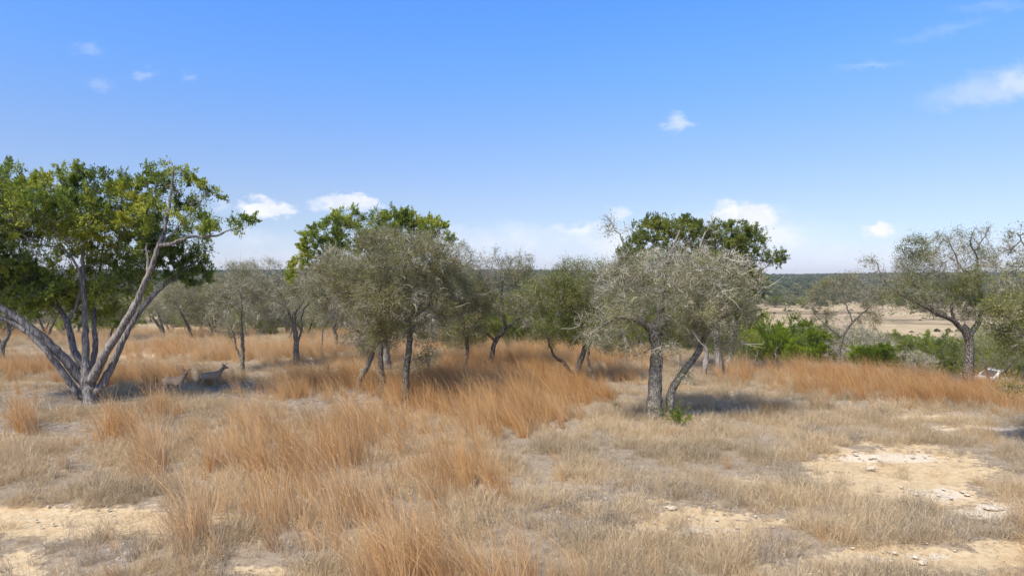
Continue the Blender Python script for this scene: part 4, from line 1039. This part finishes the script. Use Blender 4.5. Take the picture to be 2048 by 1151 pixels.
# the far wood on the hills
def far_clump(seed):
    rg = np.random.default_rng(seed); n = 420
    v = rg.normal(0, 1, (n, 3)); v /= np.linalg.norm(v, axis=1)[:, None]
    lob = 1 + .28 * np.sin(v[:, 0] * 4 + seed) * np.cos(v[:, 1] * 3.3 + seed * 2)
    C = v * np.array([3.2, 3.0, 2.3]) * (lob * rg.uniform(.75, 1.03, n))[:, None] + [0, 0, 2.2]
    V, f = leaf_tris(C, v + rg.normal(0, .7, v.shape), 1.0, .75, rg)
    me = np_mesh('far_crown', V, [f], {'var': ('FACE', rg.random(n))}); me.materials.append(FAR_LEAF)
    return bpy.data.objects.new('w', me)
rng = np.random.default_rng(106)
n = 30000
y = 430 + 2400 * rng.random(n) ** .85; x = rng.uniform(-1, 1, n) * (.85 * y + 40)
px, py = to_px(x, y)
dn = sst(.36, .5, fbm(x, y * .5, 130, 3, 111)) * sst(430, 600, y) * .9
dn = np.maximum(dn, sst(900, 1150, y) * .92)
n2 = 5000
y2 = 170 + 420 * rng.random(n2); x2 = rng.uniform(-.85, .28, n2) * y2; pxa, _ = to_px(x2, y2)
d2 = sst(.38, .5, fbm(x2, y2, 60, 3, 113)) * .75 * (1 - ((pxa > 250) & (pxa < 345)))
x = np.concatenate([x, x2]); y = np.concatenate([y, y2]); dn = np.concatenate([dn, d2]); n += n2; px, py = to_px(x, y)
clear = np.hypot((px - 1590) / 26, (y - 760) / 60) < 1
n3 = 1300; y3 = 120 + 400 * rng.random(n3); x3 = rng.uniform(.25, .85, n3) * y3
d3 = sst(.5, .62, fbm(x3, y3 * 2.2, 55, 3, 117)) * .85 + .03
x = np.concatenate([x, x3]); y = np.concatenate([y, y3]); dn = np.concatenate([dn, d3]); clear = np.concatenate([clear, np.zeros(n3, bool)]); n += n3
keep = (rng.random(n) < dn) & ~clear
fsz = np.where(y < 430, .55, np.interp(y, [430, 900], [.6, .95])); fsz[-n3:] = .10 + .13 * rng.random(n3) ** 2
cover('far_wood', 'far off green wood covering the low hills on the horizon', [far_clump(700 + k) for k in range(5)],
      *cloud(rng, x, y, terr(x, y) - .4, keep, fsz * (1 + rng.random(n)), rng.random(n), 5, 3.14))

# single trees of the valley, seen past the clearing
G2 = 'far trees standing in the valley field'
for k, (px_, Y_, w_, lab) in enumerate([
    (1532, 470, 1.5, 'far oak clump nearest the olive juniper crown, at the valley field edge'),
    (1556, 455, 1.6, 'far dark oak clump at the field edge, second right of the olive juniper'),
    (1580, 460, 1.5, 'far oak clump just below the reddish clearing'),
    (1604, 465, 1.6, 'far oak clump at the field edge, right below the reddish clearing'),
    (1628, 480, 1.4, 'far oak clump at the right end of the dark row on the field edge'),
    (1838, 400, 1.2, 'far tree dotting the valley field behind the wide-spreading oak limb'),
    (1765, 430, 1.2, 'far tree on the valley field right of the thin airy oak'),
    (1905, 440, 1.3, 'far tree in the valley just left of the upright dark limb'),
    (300, 330, 1.2, 'far tree beyond the bare slope right of the big juniper'),
    (345, 300, 1.1, 'far tree beyond the bare slope above the grey back row oak')]):
    place(('oakA', 'junB', 'oakB', 'junA')[k % 4], 'far_tree', lab, 'tree', G2, px_, Y_, h=7.5 + (k % 3), wide=w_)

# ---------------------------------------------------------------- small plants
def sprig_plant(name, label, cat, px, py, h, mat, n=26, leaf=(.07, .022), width=.25, seed=1, group=None, lift=.5):
    Y = base_Y(py); x = (px - 1024) * Y / F; rg = np.random.default_rng(seed)
    e = empty(name, (x, Y, tz(x, Y) - .03), label, cat, group)
    P0 = rg.normal(0, .04, (n, 3)); P0[:, 2] = 0
    d = rg.normal(0, .35, (n, 3)) + [0, 0, 1.0]
    V, f = twig_geo(P0, d, h, .008, rg, 4, .16)
    st = np_mesh('stem', V, [f], {'var': ('FACE', rg.random(len(f)))}); st.materials.append(JUN_TWIG)
    tag(link('stem', st, None, e), kind='stuff')
    R_ = V.reshape(n, 5, 3, 3).mean(2); k = n * 60
    i = rg.integers(0, n, k); t = rg.uniform(.25, 1, k) ** .8 * 3.999; a = t.astype(int); fr = (t - a)[:, None]
    C = R_[i, a] * (1 - fr) + R_[i, a + 1] * fr + rg.normal(0, .03, (k, 3))
    Vl, fl = leaf_tris(C, rg.normal(0, .7, (k, 3)) + [0, 0, lift], leaf[0], leaf[1], rg)
    lv = np_mesh('leaves', Vl, [fl], {'var': ('FACE', rg.random(k))}); lv.materials.append(mat)
    tag(link('leaves', lv, None, e), kind='stuff')
sprig_plant('juniper_seedling', 'bright green seedling at the foot of the thick speckled oak trunks', 'plant', 1357, 848, .85, BRIGHT_LEAF, 20, (.085, .026), seed=3)
sprig_plant('green_weed', 'small green weed in dry grass left of the biggest oak', 'plant', 1230, 812, .3, OAK_LEAF_GREEN, 14, (.05, .02), seed=4)
sprig_plant('oak_sucker', 'leafy green oak shoots right of the straight pale trunk', 'plant', 862, 772, 1.5, OAK_LEAF_GREEN, 12, (.06, .035), seed=5)
m, nt, o = new_mat('yucca_leaf'); surf(nt, o, ramp_(nt, attr(nt, 'var'), [(0, (.035, .055, .03)), (.7, (.12, .14, .075)), (1, (.30, .25, .15))]), .6, .3); YUC = m
def yucca(px, py, label, seed, s=1.0):
    Y = base_Y(py); x = (px - 1024) * Y / F
    ob = blades('yucca', 80, .62 * s, .05, .03, 0, .05, YUC, seed, 3, .95)
    ob.name = 'yucca'; ob.location = (x, Y, tz(x, Y)); COL.objects.link(ob)
    tag(ob, label, 'plant', 'spiky dark yuccas in front of the stout dark trunk')
yucca(624, 740, 'spiky yucca nearest the stout dark oak trunk', 801, .9)
yucca(656, 738, 'middle spiky yucca of the row right of the stout dark trunk', 802, .8)
yucca(684, 742, 'widest spiky yucca, closest to the leaning oak trunk', 803, 1.05)

# stones one can pick out
G3 = 'pale limestone rocks lying in the clearing'
for k, (px_, py_, w_, fl, lab) in enumerate([
    (1412, 836, 17, .35, 'flat white rock in dry grass right of the green seedling'),
    (1441, 849, 12, .4, 'small white rock right of and below the flat white rock'),
    (1177, 1001, 9, .6, 'small bright rock beside a green tuft in the lower middle'),
    (1211, 1003, 10, .6, 'white rock right of the green tuft in the lower middle'),
    (1213, 940, 7, .6, 'tiny white pebble rock above the lower middle green tuft'),
    (1468, 962, 6, .7, 'tiny rock in pale grass left of the big soil patch'),
    (1742, 928, 16, .5, 'dark-shadowed rock alone on the big tan soil patch'),
    (1985, 1008, 34, .22, 'big cream limestone slab at the right edge'),
    (2030, 1022, 40, .22, 'cream limestone slab cut off by the right edge'),
    (1345, 1022, 18, .35, 'flat cream rock on the soil left of the grey weeds'),
    (1120, 1028, 12, .5, 'small rock in the gravel below the lower middle tuft'),
    (76, 970, 9, .6, 'small white rock in grass above the yellow soil'),
    (160, 985, 30, .2, 'low yellowish ledge at the top of the yellow soil'),
    (1300, 1078, 12, .5, 'small pale rock near the bottom by the rusty grass'),
    (240, 1118, 16, .4, 'white rock among grey twig litter at the lower left'),
    (545, 1012, 14, .4, 'pale rock at the right end of the yellow soil strip')]):
    Y = base_Y(py_); x = (px_ - 1024) * Y / F; r = w_ * Y / F / 2
    me = stone_mesh('limestone_rock', 900 + k, LIME, r, fl, 3)
    ob = bpy.data.objects.new('limestone_rock', me); COL.objects.link(ob)
    ob.location = (x, Y, tz(x, Y) + (r * fl * .25 if fl > .3 else -r * fl * .35)); ob.rotation_euler = (0, 0, RNG.uniform(-.4, .4)); tag(ob, lab, 'rock', G3)
# fallen branches
G4 = 'bleached fallen branches on the ground'
for k, (px_, py_, L0, rz, lab) in enumerate([
    (85, 1000, 1.0, .03, 'bleached branch lying on grass at the lower left edge'),
    (345, 1022, 1.1, .03, 'bleached branch lying along the yellow soil strip'),
    (150, 835, 1.2, 2.6, 'twiggy dead branch at the foot of the big juniper'),
    (30, 822, 1.6, .3, 'dark fallen branch in litter left of the big juniper foot'),
    (1420, 757, 2.2, .1, 'fallen limb in grey litter below the shaggy split juniper'),
    (1490, 760, 1.8, 2.9, 'dead branch right of the shaggy split juniper foot'),
    (735, 800, 1.8, .5, 'bleached branch in litter under the leaning short trunk'),
    (1090, 1030, .8, .5, 'thin pale twig crossing the gravel in the lower middle'),
    (420, 1040, 1.0, .2, 'short dead stick below the yellow soil strip')]):
    Y = base_Y(py_); x = (px_ - 1024) * Y / F
    me = stick_mesh(950 + k, L0, .013 if L0 > 1 else .009, None, 5)
    ob = bpy.data.objects.new('fallen_branch', me); COL.objects.link(ob)
    ob.location = (x - .4 * L0, Y, tz(x, Y) + .02); ob.rotation_euler = (0, -.05, rz); tag(ob, lab, 'branch', G4)

# ---------------------------------------------------------------- deer
def deer_mat():
    m, nt, o = new_mat('deer_coat')
    tcn = N(nt, 'ShaderNodeTexCoord'); sp = N(nt, 'ShaderNodeSeparateXYZ'); L(nt, tcn.outputs['Object'], sp.inputs[0])
    nz = noise_(nt, tcn.outputs['Object'], 40, 4, .7)
    c = ramp_(nt, nz, [(.3, (.26, .185, .12)), (.7, (.46, .35, .24))])
    back = range_(nt, sp.outputs['Z'], .78, .92); legs = range_(nt, sp.outputs['Z'], .55, .35)
    c = mix_(nt, math_(nt, 'MULTIPLY', back, .5), c, (.19, .135, .09))
    c = mix_(nt, math_(nt, 'MULTIPLY', legs, .5), c, (.24, .18, .12))
    neck = range_(nt, sp.outputs['X'], .66, .82)
    c = mix_(nt, math_(nt, 'MULTIPLY', neck, .6), c, (.17, .145, .12))
    # white rump edge and belly
    r1 = range_(nt, sp.outputs['X'], -.13, -.17); r2 = range_(nt, sp.outputs['Z'], .62, .68)
    c = mix_(nt, math_(nt, 'MULTIPLY', math_(nt, 'MULTIPLY', r1, r2), .4), c, (.30, .24, .18))
    surf(nt, o, c, .85, .15); return m
DEER = deer_mat()
m, nt, o = new_mat('deer_dark'); surf(nt, o, (.02, .016, .014), .4, .5); DARK = m
m, nt, o = new_mat('deer_white'); surf(nt, o, (.62, .58, .53), .8, .2); WHITE = m
def deer(label, px, Y, rz, head, step=0.0):
    hb = Vector((.93, 0, 1.15)); f = Vector(head).normalized(); sd_ = Vector((-f.y, f.x, 0)).normalized()
    V = [((0, 0, .78), (.17, .21)), ((.24, 0, .73), (.18, .22)), ((.46, 0, .715), (.19, .235)), ((.64, 0, .76), (.16, .21)), ((.76, 0, .90), (.095, .13)),
         ((.85, 0, 1.03), (.072, .09)), (tuple(hb), (.078, .085)), (tuple(hb + f * .10 + Vector((0, 0, -.02))), (.064, .068)), (tuple(hb + f * .18 + Vector((0, 0, -.045))), (.042, .044)),
         (tuple(hb + f * .24 + Vector((0, 0, -.06))), (.032, .032))]
    E = [(i, i + 1) for i in range(9)]
    def chain(root, pts):
        prev = root
        for co, r in pts: V.append((co, (r, r))); E.append((prev, len(V) - 1)); prev = len(V) - 1
    chain(0, [((-.14, 0, .80), .07), ((-.20, 0, .74), .03), ((-.22, 0, .62), .022)])
    for s in (-1, 1):
        q = step * s
        chain(0, [((-.03, s * .08, .64), .115), ((.05 + q * .4, s * .09, .52), .07), ((-.10 + q, s * .09, .31), .027), ((-.06 + q * 1.3, s * .09, .09), .017), ((-.02 + q * 1.4, s * .09, .015), .02)])
        chain(3, [((.66, s * .07, .62), .085), ((.64 - q * .3, s * .08, .50), .052), ((.68 - q * .6, s * .08, .28), .024), ((.67 - q, s * .08, .08), .016), ((.70 - q, s * .08, .015), .02)])
        b = hb + sd_ * s * .045 + Vector((0, 0, .05))
        chain(6, [(tuple(b), .022), (tuple(b + sd_ * s * .07 + Vector((0, 0, .05))), .045), (tuple(b + sd_ * s * .15 + Vector((0, 0, .10))), .014)])
    me = bpy.data.meshes.new('body'); me.from_pydata([v[0] for v in V], E, []); me.update()
    x = (px - 1024) * Y / F
    e = empty('deer', (x, Y, tz(x, Y)), label, 'deer', 'two deer standing in dry grass', rz)
    ob = link('body', me, None, e)
    sk = ob.modifiers.new('skin', 'SKIN'); sk.use_smooth_shade = True
    for i, d in enumerate(me.skin_vertices[0].data): d.radius = V[i][1]; d.use_root = (i == 0)
    ss = ob.modifiers.new('smooth', 'SUBSURF'); ss.levels = ss.render_levels = 2
    me.materials.append(DEER); e.scale = (.9, .9, .9)
    def ball(name, c, r, mat, sc=(1, 1, 1)):
        bm = bmesh.new(); bmesh.ops.create_uvsphere(bm, u_segments=12, v_segments=8, radius=r)
        for v in bm.verts: v.co = Vector((v.co.x * sc[0], v.co.y * sc[1], v.co.z * sc[2])) + Vector(c)
        m2 = bpy.data.meshes.new(name); bm.to_mesh(m2); bm.free(); m2.materials.append(mat); link(name, m2, None, e)
    for s in (-1, 1): ball('eye', hb + f * .085 + sd_ * s * .05 + Vector((0, 0, .025)), .016, DARK)
    ball('nose', hb + f * .25 + Vector((0, 0, -.052)), .024, DARK)
    ball('throat_patch', hb + f * .10 + Vector((0, 0, -.062)), .034, WHITE, (1, 1, .6))
    if step:
        for s in (-1, 1): ball('rump_patch', (-.15, s * .07, .72), .04, WHITE, (.6, .6, 2.2))
deer('brown deer facing the camera with ears spread, left of the pair', 333, 29.4, .12, (.12, -1, 0), 0)
deer('brown deer looking right with white rump edge, right of the pair', 408, 31.2, .45, (1, .35, -.05), .09)

# ---------------------------------------------------------------- white pickup beyond the rusty grass
def pickup(px, Y, rz):
    m, nt, o = new_mat('white_paint'); surf(nt, o, (.78, .79, .80), .35, .5); paint = m
    m, nt, o = new_mat('dark_glass'); surf(nt, o, (.05, .055, .06), .08, .6); glass = m
    m, nt, o = new_mat('tyre_rubber'); surf(nt, o, (.03, .03, .03), .85, .2); rub = m
    m, nt, o = new_mat('grey_metal'); surf(nt, o, (.35, .36, .38), .4, .5); met = m
    x = (px - 1024) * Y / F
    e = empty('pickup_truck', (x, Y, tz(x, Y) + .02), 'white pickup truck parked beyond rusty grass at the right edge', 'truck', None, rz)
    def prism(name, prof, y0, y1, mat, par=e, bev=.03, taper=0):
        bm = bmesh.new()
        a = [bm.verts.new((p[0], y0 + taper * max(0, p[1] - 1.05), p[1])) for p in prof]; b = [bm.verts.new((p[0], y1 - taper * max(0, p[1] - 1.05), p[1])) for p in prof]
        bm.faces.new(a); bm.faces.new(list(reversed(b)))
        for i in range(len(prof)): bm.faces.new((a[i], b[i], b[(i + 1) % len(prof)], a[(i + 1) % len(prof)]))
        bmesh.ops.recalc_face_normals(bm, faces=bm.faces)
        if bev: bmesh.ops.bevel(bm, geom=[q for q in bm.edges], offset=bev, segments=2, affect='EDGES', clamp_overlap=True)
        me = bpy.data.meshes.new(name); bm.to_mesh(me); bm.free(); me.materials.append(mat); return link(name, me, None, par)
    prism('body', [(-2.6, .42), (-2.62, .8), (-2.5, 1.02), (-1.35, 1.10), (-1.3, 1.12), (.75, 1.12), (.78, 1.1), (2.55, 1.1), (2.6, .5), (2.3, .42)], -.92, .92, paint)
    prism('cab', [(-1.32, 1.10), (-.72, 1.68), (-.5, 1.74), (.42, 1.74), (.55, 1.68), (.74, 1.10)], -.88, .88, paint, taper=.22)
    for s in (-1, 1):
        yy = s * .80
        for nm, pr in (('front_window', [(-1.02, 1.16), (-.62, 1.6), (-.30, 1.62), (-.30, 1.16)]), ('rear_window', [(-.20, 1.16), (-.20, 1.62), (.40, 1.62), (.56, 1.16)])):
            prism(nm, pr, yy - .06, yy + .06, glass, bev=0)
        for wx in (-1.65, 1.6):
            bm = bmesh.new(); bmesh.ops.create_cone(bm, cap_ends=True, segments=28, radius1=.38, radius2=.38, depth=.24, matrix=Matrix.Translation((wx, s * .84, .38)) @ Matrix.Rotation(math.pi / 2, 4, 'X'))
            me = bpy.data.meshes.new('wheel'); bm.to_mesh(me); bm.free(); me.materials.append(rub); w = link('wheel', me, None, e)
            bm = bmesh.new(); bmesh.ops.create_cone(bm, cap_ends=True, segments=20, radius1=.22, radius2=.2, depth=.27, matrix=Matrix.Translation((wx, s * .85, .38)) @ Matrix.Rotation(math.pi / 2, 4, 'X'))
            me = bpy.data.meshes.new('rim'); bm.to_mesh(me); bm.free(); me.materials.append(met); link('rim', me, None, w)
        prism('mirror', [(-1.02, 1.14), (-1.02, 1.32), (-.92, 1.32), (-.92, 1.14)], s * 1.0 - .08, s * 1.0 + .08, paint, bev=.01)
    prism('windshield', [(-1.27, 1.17), (-.78, 1.65), (-.74, 1.63), (-1.22, 1.15)], -.7, .7, glass, bev=0)
    prism('bumper', [(-2.72, .42), (-2.72, .62), (-2.6, .62), (-2.6, .42)], -.88, .88, met, bev=.02)
pickup(2000, 58, .10)

# ---------------------------------------------------------------- the air over the valley
m, nt, o = new_mat('haze_air')
pv = N(nt, 'ShaderNodeVolumePrincipled'); pv.inputs['Color'].default_value = (.80, .88, 1.0, 1); pv.inputs['Density'].default_value = .00010; pv.inputs['Anisotropy'].default_value = .2
L(nt, pv.outputs[0], o.inputs['Volume'])
bm = bmesh.new(); bmesh.ops.create_cube(bm, size=1.0)
for v in bm.verts: v.co = Vector((v.co.x * 9800, v.co.y * 3750 + 1800, (-24 if v.co.z < 0 else 62)))
me = bpy.data.meshes.new('haze'); bm.to_mesh(me); bm.free(); hz = link('haze', me, m); tag(hz, 'thin blue air over the valley', kind='stuff')
